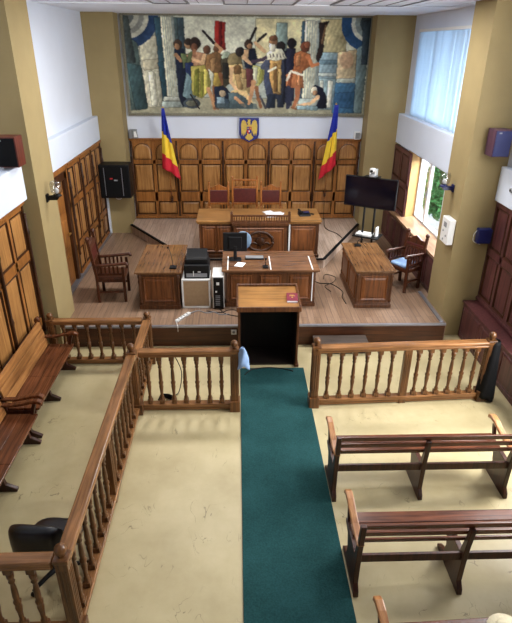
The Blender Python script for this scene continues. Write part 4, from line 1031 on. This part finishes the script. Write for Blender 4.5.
# ------------------------------------------------------------------ carved armchairs
def armchair(label, loc, rz, cushion, w=.54, d=.52, hb=1.16):
    """faces +x ; origin at centre of the floor footprint"""
    t = thing('carved_armchair', label, 'armchair', loc, rz)
    hy = w / 2
    for s in (-1, 1):
        y = s * (hy - .025)
        MB().prism([(-d / 2, 0), (-d / 2 + .05, 0), (-d / 2 + .05, .5), (-d / 2 - .03, hb), (-d / 2 - .08, hb), (-d / 2, .5)], y - .025, y + .025, 'y').build('back_post', CHW, t, .008)
        MB().ball((-d / 2 - .055, y, hb + .035), .042, 12, 8).build('ball_finial', CHW, t)
        MB().box(d / 2 - .05, d / 2, y - .025, y + .025, 0, .68).build('front_leg', CHW, t, .008)
        MB().tube([(-d / 2 + .0, y, .70), (-.05, y, .71), (d / 2 - .02, y, .735), (d / 2 + .04, y, .74), (d / 2 + .06, y, .70)], [.028, .028, .03, .032, .03], 8).build('armrest', CHW, t)
        MB().box(-d / 2 + .05, d / 2 - .05, y - .018, y + .018, .52, .56).build('side_rail', CHW, t, .004)
        for i in range(5): MB().box(-d / 2 + .10 + i * .072, -d / 2 + .135 + i * .072, y - .012, y + .012, .56, .69).build('arm_slat', CHW, t, .003)
        MB().box(-d / 2 + .05, d / 2 - .05, y - .015, y + .015, .18, .215).build('stretcher', CHW, t, .004)
    MB().box(-d / 2, d / 2, -hy, hy, .40, .47).build('seat', CHW, t, .01)
    if cushion: MB().box(-d / 2 + .06, d / 2 - .02, -hy + .06, hy - .06, .47, .53).build('seat_cushion', BLUEC, t, .025)
    pts = [(-hy + .05, hb - .18), (hy - .05, hb - .18), (hy - .05, hb - .08), (hy * .5, hb - .07), (hy * .25, hb - .03), (0, hb), (-hy * .25, hb - .03), (-hy * .5, hb - .07), (-hy + .05, hb - .08)]
    MB().prism(pts, -d / 2 - .06, -d / 2 - .02, 'x').build('crest_rail', CHW, t, .006)
    M = Matrix.Translation((-d / 2 - .005, 0, .62)) @ Matrix.Rotation(math.radians(-5), 4, 'Y')
    MB().box(-.012, .012, -hy + .05, hy - .05, .17, hb - .78, 0, M).build('back_panel', LEATH, t, .006)
    MB().box(-.018, .018, -hy + .05, hy - .05, .12, .17, 0, M).build('lower_rail', CHW, t, .004)
    for i in range(6):
        y = -hy + .10 + i * (w - .2) / 5
        MB().box(-.01, .01, y - .012, y + .012, -.14, .12, 0, M).build('back_slat', CHW, t, .003)
    return t
armchair('dark carved wooden armchair facing the left desk, backed to the wall panelling', (-2.28, 9.21, ZS), math.radians(3), False)
armchair('carved armchair with a blue and white cushion beside the right desk', (3.205, 9.58, ZS), math.radians(180 + 34), True, .50, .44, 1.0)

# ------------------------------------------------------------------ electronics on the stage
t = thing('white_cabinet', 'low white cabinet turned with its brown back to the room', 'cabinet', (-.98, 8.68, ZS))
MB().box(0, .03, 0, .45, 0, .55).box(.47, .50, 0, .45, 0, .55).box(.03, .47, 0, .45, .52, .55).box(.03, .47, 0, .45, 0, .035).build('carcass', WPL, t, .004)
MB().box(.03, .47, .012, .02, .035, .52).build('back_board', BBACK, t)
t = thing('printer', 'black printer standing on the white cabinet', 'printer', (-.93, 8.72, ZS + .55))
MB().box(0, .44, 0, .40, 0, .25).box(.02, .42, .06, .38, .25, .34).build('body', BLK, t, .015)
MB().prism([(.1, .33), (.34, .33), (.40, .42), (.14, .35)], .04, .40, 'x').build('paper_tray', BLK, t, .004)
MB().box(.04, .40, -.004, 0, .03, .10).build('rear_cover', GPL, t)
MB().box(.16, .17, -.012, .0, .05, .14).box(.24, .29, -.008, 0, .12, .135).build('socket_plate', WPL, t)
t = thing('computer_tower', 'black and white computer case beside the white cabinet', 'computer', (-.44, 8.62, ZS))
MB().box(0, .20, .02, .46, .02, .62).build('case', WPL, t, .006)
MB().box(.02, .19, .0, .02, .02, .60).build('rear_plate', BLK, t, .003)
for i in range(6): MB().box(.05, .13, -.004, 0, .08 + i * .035, .095 + i * .035).build('slot_cover', GPL, t)
MB().box(.07, .12, -.008, 0, .47, .52).box(.05, .08, -.008, 0, .33, .36).build('port', WPL, t)
for x in (.01, .15): MB().box(x, x + .04, .03, .45, 0, .02).build('foot', BLK, t)

t = thing('monitor', 'black computer monitor seen from behind on the clerk table', 'monitor', (-.04, 9.20, 1.101))
MB().box(-.215, .215, -.02, .02, .16, .51).build('screen_housing', BLK, t, .012)
MB().box(-.12, .12, -.045, -.02, .22, .44).build('back_bulge', BLK, t, .012)
MB().box(-.03, .03, -.05, -.021, .015, .27).build('stand', BLK, t, .006)
MB().box(-.11, .11, -.1, .09, 0, .018).build('stand_base', BLK, t, .006)
MB().box(-.2, .2, .02, .022, .18, .49).build('screen', SCRN, t)
t = thing('keyboard', 'black keyboard behind the monitor on the clerk table', 'keyboard', (.14, 9.18, 1.101))
MB().prism([(0, 0), (.16, 0), (.16, .014), (0, .026)], 0, .34, 'x').build('key_tray', BLK, t, .003)
MB().box(.01, .33, .015, .15, .022, .028).build('keys', GPL, t)
t = thing('document', 'white sheet of paper beside the monitor foot', 'paper', (-.06, 8.88, 1.10), math.radians(-20))
MB().box(0, .15, 0, .2, .001, .004).build('sheet', PAPER, t)
t = thing('desk_microphone', 'small black gooseneck microphone at the front of the clerk table', 'microphone', (.49, 8.80, 1.10))
MB().box(-.05, .05, -.05, .06, 0, .03).build('mic_base', BLK, t, .008)
MB().tube([(0, .02, .03), (0, .03, .12), (0, -.02, .19), (0, -.08, .20)], .007, 6).build('gooseneck', BLK, t); MB().ball((0, -.1, .2), .02, 8, 6).build('mic_head', BLKM, t)
t = thing('desk_microphone', 'black microphone with a long lead on the left side desk', 'microphone', (-1.12, 8.80, 1.10))
MB().box(-.06, .06, -.06, .06, 0, .035).build('mic_base', BLK, t, .008)
MB().tube([(0, .02, .03), (-.02, .08, .13), (-.06, .2, .22), (-.1, .3, .26)], .006, 6).build('gooseneck', BLK, t); MB().ball((-.11, .32, .262), .02, 8, 6).build('mic_head', BLKM, t)
t = thing('desk_microphone', 'small black microphone base on the far corner of the right desk', 'microphone', (2.34, 9.92, 1.10))
MB().box(-.06, .06, -.05, .05, 0, .035).build('mic_base', BLK, t, .008)
MB().tube([(0, .02, .03), (.01, .03, .10), (.06, 0, .13)], .008, 6).build('gooseneck', BLK, t); MB().ball((.08, 0, .13), .02, 8, 6).build('mic_head', BLKM, t)

t = thing('office_chair', 'blue-grey office chair back between the clerk table and judges bench', 'chair', (.11, 10.12, ZS))
MB().ball((0, -.05, .79), .17, 16, 10, 0, (1.0, .22, 1.1)).build('backrest', BLUEG, t)
MB().ball((0, -.24, .50), .22, 16, 8, 0, (1.05, 1, .25)).build('seat', BLUEG, t)
MB().tube([(0, -.05, .80), (0, .0, .6), (0, -.16, .46)], .022, 8).build('back_bracket', BLK, t)
MB().lathe([(.03, .08), (.03, .46)], 10, (0, -.24, 0)).build('gas_column', BLK, t)
for k in range(5):
    a = 2 * PI * k / 5 + .3; c_, s_ = math.cos(a), math.sin(a)
    MB().tube([(0, -.24, .10), (.2 * c_, -.24 + .2 * s_, .07)], .018, 6, 0, 0).ball((.2 * c_, -.24 + .2 * s_, .03), .03, 8, 6).build('leg', BLK, t)

# television on a stand
ang = math.atan2(-.55, .94)
t = thing('television', 'large black flat television on a stand right of the judges bench', 'television', (2.74, 10.93, ZS), ang)
MB().box(-.545, .545, -.03, .03, 1.20, 1.825).build('tv_housing', BLK, t, .006)
MB().box(-.53, .53, -.033, -.03, 1.225, 1.81).build('screen', SCRN, t)
for x in (-.11, .11): MB().lathe([(.022, .04), (.022, 1.6)], 10, (x, .07, 0)).build('pole', BLK, t)
MB().box(-.15, .15, .03, .06, 1.35, 1.6).build('mount_plate', BLK, t)
MB().box(-.28, .28, -.10, .30, .56, .585).build('shelf', BLK, t, .006)
MB().box(-.34, .34, -.18, .30, .02, .05).box(-.34, -.28, -.25, .36, 0.0, .04).box(.28, .34, -.25, .36, 0.0, .04).build('stand_base', BLK, t, .006)
MB().box(-.16, .16, -.06, .12, 1.825, 1.84).build('top_bracket', BLK, t)
R_ = Matrix.Rotation(ang, 4, 'Z')
def onTV(x, y, z): v = R_ @ Vector((x, y, 0)); return (2.74 + v.x, 10.93 + v.y, ZS + z)
t = thing('conference_camera', 'white video camera sitting on top of the television', 'camera', onTV(.02, .02, 1.841), ang - .3)
MB().lathe([(.09, 0), (.09, .02), (.06, .045), (.05, .06)], 16).build('camera_base', GPL, t)
MB().box(-.075, -.045, -.04, .04, .03, .16).box(.045, .075, -.04, .04, .03, .16).build('yoke', WPL, t, .006)
MB().ball((0, -.01, .12), .06, 14, 8, 0, (1, 1.25, .85)).build('camera_head', WPL, t); MB().lathe([(.028, 0), (.028, .03)], 12, (0, 0, 0), 0, Matrix.Translation((0, -.07, .12)) @ Matrix.Rotation(PI / 2, 4, 'X')).build('lens', BLK, t)
t = thing('white_codec', 'flat white device on the shelf of the television stand', 'electronic device', onTV(-.04, .04, .586), ang)
MB().box(-.18, .16, -.1, .12, .0, .045).build('housing', WPL, t, .008)
MB().box(-.16, -.02, -.104, -.1, .01, .03).build('front_strip', GPL, t)
t = thing('router', 'upright white router on the television stand shelf', 'router', onTV(.20, .08, .586), ang)
MB().box(-.02, .02, -.07, .07, 0, .2).build('housing', WPL, t, .01); MB().box(-.03, .03, -.05, .05, 0, .012).build('foot', GPL, t)

# power strip and cables
t = thing('power_strip', 'white power strip lying near the stage edge below the cabinet', 'power strip', (-.94, 8.29, ZS), math.radians(58))
MB().box(-.19, .19, -.03, .03, 0, .04).build('housing', WPL, t, .008)
for i in range(4): MB().lathe([(.019, .04), (.019, .0415)], 12, (-.12 + i * .075, 0, 0)).build('outlet', GPL, t)
def cable(label, pts, r, mat, name='cable', cat='cable'):
    return tag(MB().tube(pts, r, 6, 0, 5).build(name, mat), label, cat)
z = ZS + .008
cable('black cable looping on the stage floor in front of the computer case', [(-.32, 8.6, z), (-.2, 8.42, z), (.02, 8.33, z), (.1, 8.42, z), (.0, 8.55, z), (-.16, 8.58, z), (-.3, 8.48, z), (-.55, 8.55, z)], .008, BLK)
cable('grey cable from the power strip past the white cabinet', [(-.83, 8.44, z + .01), (-.7, 8.56, z), (-.55, 8.47, z), (-.42, 8.5, z), (-.3, 8.40, z), (-.15, 8.42, z)], .010, GPL)
cable('thin white cable hanging over the stage edge by the power strip', [(-1.04, 8.13, z + .01), (-1.02, 8.05, z + .004), (-1.0, 7.97, ZS + .004), (-1.0, 7.965, ZS - .09)], .006, WPL)
cable('black cable on the stage between clerk table and right desk', [(1.50, 9.9, z), (1.62, 9.75, z), (1.85, 9.7, z), (2.0, 9.35, z), (1.95, 9.1, z), (1.97, 8.8, z)], .008, BLK)
cable('thin black cable curling beside the right desk', [(1.72, 9.95, z), (1.8, 10.2, z), (1.98, 10.05, z), (1.9, 9.8, z), (1.7, 9.6, z), (1.78, 9.35, z)], .006, BLK)
zd = ZD + .008
cable('black cable lying on the dais below the right flag', [(2.19, 13.35, 1.10), (2.2, 13.34, .75), (2.2, 13.2, zd), (2.15, 12.6, zd), (2.35, 12.2, zd), (2.42, 11.9, zd)], .008, BLK)
cable('thin dark cable on the carpet end under the lectern', [(.1, 7.05, .02), (.22, 7.2, .02), (.45, 7.25, .02), (.68, 7.22, .02), (.86, 7.14, .02)], .007, DARKW)
bd = thing('cable_bundle', 'black coiled cable bundle on the floor behind the short left railing', 'cable bundle', (-1.03, 6.40, 0))
cb = []
for k in range(40):
    a = k * .55; r_ = .085 + .02 * math.sin(k * 1.7); cb.append((r_ * 1.25 * math.cos(a), r_ * math.sin(a), .014 + .055 * (k / 40) + .012 * math.sin(k * 2.3)))
MB().tube(cb, .014, 6, 0, 2).build('coil', BLKM, bd)
MB().tube([(.08, .05, .06), (.16, .2, .03), (.2, .32, .3), (.1, .3, .62), (.02, .1, .85), (.0, .0, .88)][:4], .007, 6, 0, 4).build('lead', BLK, bd)

t = thing('wall_socket', 'white power socket on the stage riser left of the lectern', 'socket', (-.07, 7.99, .22))
MB().box(-.045, .045, -.014, 0, 0, .09).build('plate', WPL, t, .004); MB().lathe([(.025, 0), (.025, .004)], 12, (0, 0, 0), 0, Matrix.Translation((0, -.014, .045)) @ Matrix.Rotation(PI / 2, 4, 'X')).build('outlet', GPL, t)

# cloth on the newel post
cl = MB(); rows, cols = 16, 12
for i in range(rows + 1):
    a = i / rows
    for j in range(cols + 1):
        b = j / cols; ang_ = b * 2 * PI
        w_ = .022 + .062 * a ** .6 + .016 * math.sin(4 * ang_ + a * 5) * a + .008 * math.sin(9 * ang_ - a * 7)
        cl.v.append((w_ * math.cos(ang_) + .015 * a, w_ * .75 * math.sin(ang_) + .01 * math.sin(a * 5), -.29 * a + .03 * math.sin(3 * ang_) * a))
for i in range(rows):
    for j in range(cols): cl.f.append((i * (cols + 1) + j, (i + 1) * (cols + 1) + j, (i + 1) * (cols + 1) + j + 1, i * (cols + 1) + j + 1)); cl.mi.append(0); cl.sm.append(True)
o = cl.build('cloth', BLUEC, None, 0, (.058, 6.15, 1.03)); tag(o, 'crumpled pale blue cloth hanging on the post beside the carpet', 'cloth')
sd = o.modifiers.new('thick', 'SOLIDIFY'); sd.thickness = .005
# black garment at the right end of the railing
cl = MB(); rows, cols = 16, 20
for i in range(rows + 1):
    a = i / rows
    for j in range(cols + 1):
        ang_ = j / cols * 2 * PI
        w_ = .075 + .10 * a ** .8 + .016 * math.sin(6 * ang_ + 2 * a) * (.3 + a)
        cl.v.append((w_ * .8 * math.cos(ang_), w_ * .75 * math.sin(ang_), -.92 * a + .03 * math.sin(2 * ang_) * a))
for i in range(rows):
    for j in range(cols): cl.f.append((i * (cols + 1) + j, (i + 1) * (cols + 1) + j, (i + 1) * (cols + 1) + j + 1, i * (cols + 1) + j + 1)); cl.mi.append(0); cl.sm.append(True)
o = cl.build('black_cloth', BLKM, None, 0, (3.56, 6.37, .975)); tag(o, 'black cloth hanging at the right end of the light railing', 'cloth')
sd = o.modifiers.new('thick', 'SOLIDIFY'); sd.thickness = .006

# black swivel chair in the left bench area
t = thing('swivel_chair', 'black padded swivel chair behind the nearest left railing', 'chair', (-1.74, 3.54, 0), math.radians(-6))
bk = MB().ball((0, 0, 0), 1, 22, 14)
bk.v = [(math.copysign(abs(v[0]) ** .55, v[0]) * .25, math.copysign(abs(v[1]) ** .9, v[1]) * .075 + .05 * (v[0] ** 2) - .0, math.copysign(abs(v[2]) ** .55, v[2]) * .23 + .69) for v in bk.v]
bk.v = [(x, y - .19, z) for x, y, z in bk.v]; bk.build('backrest', BLKV, t)
sb = MB().ball((0, 0, 0), 1, 22, 12); sb.v = [(math.copysign(abs(v[0]) ** .6, v[0]) * .25, math.copysign(abs(v[1]) ** .6, v[1]) * .24 + .08, v[2] * .055 + .47) for v in sb.v]; sb.build('seat', BLKV, t)
MB().tube([(0, -.20, .6), (0, -.19, .46), (0, .0, .41)], .025, 8).build('back_bracket', BLK, t)
MB().lathe([(.028, .09), (.028, .25), (.02, .25), (.02, .42)], 12, (0, .06, 0)).build('gas_column', GPL, t)
for k in range(5):
    a = 2 * PI * k / 5 + .4; c_, s_ = math.cos(a), math.sin(a)
    lg = MB().tube([(0, .06, .11), (.14 * c_, .06 + .14 * s_, .10), (.28 * c_, .06 + .28 * s_, .07)], [.026, .022, .016], 8, 0, 2).build('leg', BLK, t)
    MB().ball((.28 * c_, .06 + .28 * s_, .03), .03, 10, 6, 0, (1, .8, 1)).build('caster', BLK, lg)

# ------------------------------------------------------------------ things on the walls
t = thing('wall_rack', 'black equipment rack mounted on the left olive column', 'equipment rack', (-2.79, 12.975, 1.36))
MB().box(-.37, .33, -.42, 0, 0, .76).build('cabinet', BLK, t, .01)
MB().box(-.34, .30, -.428, -.42, .03, .73).build('door', BLKM, t, .004)
MB().box(-.25, -.235, -.436, -.428, .06, .70).box(.15, .165, -.436, -.428, .06, .70).build('chrome_bar', NOSE, t)
MB().box(-.12, -.06, -.432, -.428, .44, .47).build('red_mark', CRED, t); MB().box(-.03, .05, -.432, -.428, .40, .43).build('name_plate', GPL, t)
MB().tube([(-.1, -.2, 0), (-.06, -.2, -.07), (.04, -.2, -.07), (.08, -.2, 0)], .008, 6).build('loop_cable', WPL, t)

def sconce(label, loc, rz, basem):
    """mounted on a wall facing local -y"""
    t = thing('wall_lamp', label, 'wall lamp', loc, rz)
    MB().box(-.05, .05, -.02, 0, -.06, .06).prism([(-.02, -.03), (-.16, -.03), (-.20, .02), (-.14, .045), (-.02, .03)], -.03, .03, 'x').build('bracket', basem, t, .006)
    MB().lathe([(.05, .02), (.07, .03), (.05, .06)], 12, (0, -.16, 0)).build('lamp_cup', basem, t)
    MB().lathe([(.055, .06), (.085, .09), (.092, .2), (.075, .25), (.071, .25), (.087, .2), (.08, .095), (.05, .065)], 14, (0, -.16, 0)).build('glass_shade', LGLASS, t)
    MB().ball((0, -.16, .11), .035, 10, 8, 0, (1, 1, 1.3)).build('bulb', WPL, t)
sconce('glass wall lamp with black bracket on the left pillar', (-2.868, 8.16, 2.50), PI / 2, BLK)
sconce('glass wall lamp with blue bracket on the right pillar', (3.538, 8.70, 2.52), -PI / 2, NAVY)

t = thing('control_box', 'white control box with buttons on the right pillar side', 'control box', (3.541, 8.50, 1.66), -PI / 2)
MB().box(-.16, .16, -.11, 0, 0, .42).build('housing', WPL, t, .012)
MB().box(-.06, .06, -.114, -.11, .27, .35).build('display', GPL, t)
for (x, zz) in ((-.05, .2), (.08, .14), (-.02, .06)): MB().lathe([(.018, 0), (.018, .008)], 10, (0, 0, 0), 0, Matrix.Translation((x, -.11, zz)) @ Matrix.Rotation(PI / 2, 4, 'X')).build('button', GPL, t)
t = thing('alarm_box', 'dark blue box with a looped wire on the right pillar front', 'alarm box', (3.97, 8.298, 1.74))
MB().box(-.10, .12, -.12, 0, 0, .24).build('housing', NAVY, t, .012); MB().box(-.06, .08, -.124, -.12, .05, .19).build('cover', NAVY, t, .004)
MB().tube([(.12, -.05, .18), (.17, -.06, .15), (.18, -.06, .08), (.12, -.05, .04)], .005, 6).tube([(-.10, -.04, .2), (-.14, -.04, .14), (-.14, -.04, .04), (-.1, -.04, .0), (.0, -.03, -.04)], .005, 6).build('wire', WPL, t)

def speaker(label, loc, sx, veneer, frontm):
    t = thing('wall_speaker', label, 'speaker', loc)
    MB().box(0, .26, 0, .26, 0, .38).build('cabinet', veneer, t, .006)
    MB().box(.012, .248, -.012, 0, .012, .368).build('grille', frontm, t, .004)
    MB().box(.05, .09, -.015, -.012, .33, .35).build('badge', GPL, t)
    return t
speaker('loudspeaker with cherry sides on the white ledge at the left edge', (-3.10, 7.26, 3.13), 1, REDW, BLKM)
speaker('loudspeaker with plum sides high on the right pillar', (3.75, 8.02, 3.14), -1, PURP, NAVY)
t = thing('wall_socket', 'small grey oval fitting on the right white ledge band', 'socket', (4.058, 7.80, 2.66), -PI / 2)
MB().ball((0, -.012, .04), .05, 12, 6, 0, (1.2, .35, .7)).build('plate', GPL, t); MB().ball((0, -.03, .04), .02, 8, 5, 0, (1, .4, 1)).build('outlet', BLK, t)

# ceiling luminaires
def luminaire(label, x0, x1, y0, y1):
    t = thing('ceiling_light', label, 'ceiling light', ((x0 + x1) / 2, (y0 + y1) / 2, CE), 0, 'recessed ceiling lights')
    a, b = (x1 - x0) / 2, (y1 - y0) / 2
    MB().box(-a, a, -b, -b + .03, -.02, 0).box(-a, a, b - .03, b, -.02, 0).box(-a, -a + .03, -b, b, -.02, 0).box(a - .03, a, -b, b, -.02, 0).build('frame', LAMPG, t)
    MB().box(-a + .03, a - .03, -b + .03, b - .03, -.008, -.001).build('diffuser', LAMPP, t)
    n = max(2, int((x1 - x0) / .3))
    for i in range(1, n): MB().box(-a + i * 2 * a / n - .008, -a + i * 2 * a / n + .008, -b + .03, b - .03, -.016, -.008).build('louvre', LAMPG, t)
luminaire('recessed ceiling light to the left above the mural', -1.35, -.75, 8.6, 10.15)
luminaire('recessed ceiling light in the middle above the mural', -.2, .95, 8.6, 10.15)
luminaire('recessed ceiling light to the right above the mural', 1.55, 2.75, 8.6, 10.15)

# ------------------------------------------------------------------ light
def area(name, loc, rot, sx, sy, power, col=(1, 1, 1)):
    l = bpy.data.lights.new(name, 'AREA'); l.shape = 'RECTANGLE'; l.size = sx; l.size_y = sy; l.energy = power; l.color = col
    o = bpy.data.objects.new(name, l); COL.objects.link(o); o.location = loc; o.rotation_euler = rot
    return o
FX = (0, PI / 2, 0)     # emits towards -x
area('daylight_near_upper', (X2 + .10, 5.3, 3.95), FX, 1.7, 2.4, 125, (1, .99, .97))
area('daylight_near_lower', (X2 + .10, 5.15, 1.75), FX, .9, 1.1, 75, (1, .99, .97))
area('fill_gallery', (X2 + .10, .5, 3.95), FX, 1.7, 3.6, 24, (1, .99, .97))  # weak fill added from the unseen gallery side
area('daylight_stage_upper', (XR + .85, 10.8, 4.1), FX, 1.9, 3.3, 70, (.97, .98, 1))
area('daylight_stage_lower', (XR + 1.7, 10.6, 3.4), (0, PI / 2 - .75, 0), 1.2, 3.2, 300, (1, .99, .97))
for x in (-1.05, .37, 2.15): area('stage_fill', (x, 8.95, CE - .022), (0, 0, 0), .55, .6, 42, (1, .98, .95))  # fill added under the unseen half of the fixtures to brighten the stage
sun = bpy.data.lights.new('sun', 'SUN'); sun.energy = 3; sun.angle = .02; so = bpy.data.objects.new('sun', sun); COL.objects.link(so)
so.rotation_euler = (0, -math.radians(42), 0); so.location = (-10, 20, 12)

w = bpy.data.worlds.new('World'); SC.world = w; w.use_nodes = True
nt = w.node_tree; bg = nt.nodes['Background']
sky = nt.nodes.new('ShaderNodeTexSky'); sky.sky_type = 'HOSEK_WILKIE'; sky.turbidity = 6; sky.sun_direction = (-.5, -.4, .75)
nt.links.new(sky.outputs[0], bg.inputs[0]); bg.inputs[1].default_value = 1.5

# ------------------------------------------------------------------ camera
F_PX, pitch, yaw, roll = 539.58, 0.459384, 0.0375684, 0.0094215
f = Vector((0, math.cos(pitch), -math.sin(pitch))); u = Vector((0, math.sin(pitch), math.cos(pitch))); R = Vector((1, 0, 0))
Rz = Matrix.Rotation(-yaw, 3, 'Z'); f, u, R = Rz @ f, Rz @ u, Rz @ R
R2 = math.cos(roll) * R + math.sin(roll) * u; u2 = -math.sin(roll) * R + math.cos(roll) * u
cam = bpy.data.cameras.new('camera'); co = bpy.data.objects.new('camera', cam); COL.objects.link(co)
co.matrix_world = Matrix(((R2.x, u2.x, -f.x, 0), (R2.y, u2.y, -f.y, 0), (R2.z, u2.z, -f.z, 4.6), (0, 0, 0, 1)))
cam.sensor_fit = 'HORIZONTAL'; cam.sensor_width = 36; cam.lens = F_PX / 512 * 36; cam.clip_start = .05
SC.camera = co
vs_ = SC.view_settings
SC.display_settings.display_device = 'sRGB'
vs_.view_transform = 'Standard'; vs_.look = 'None'; vs_.gamma = 1; vs_.use_curve_mapping = False; vs_.exposure = 1.15
SC.cycles.max_bounces = 8; SC.cycles.diffuse_bounces = 5; SC.cycles.transparent_max_bounces = 12
SC.cycles.use_denoising = True
SC.cycles.sample_clamp_indirect = 8
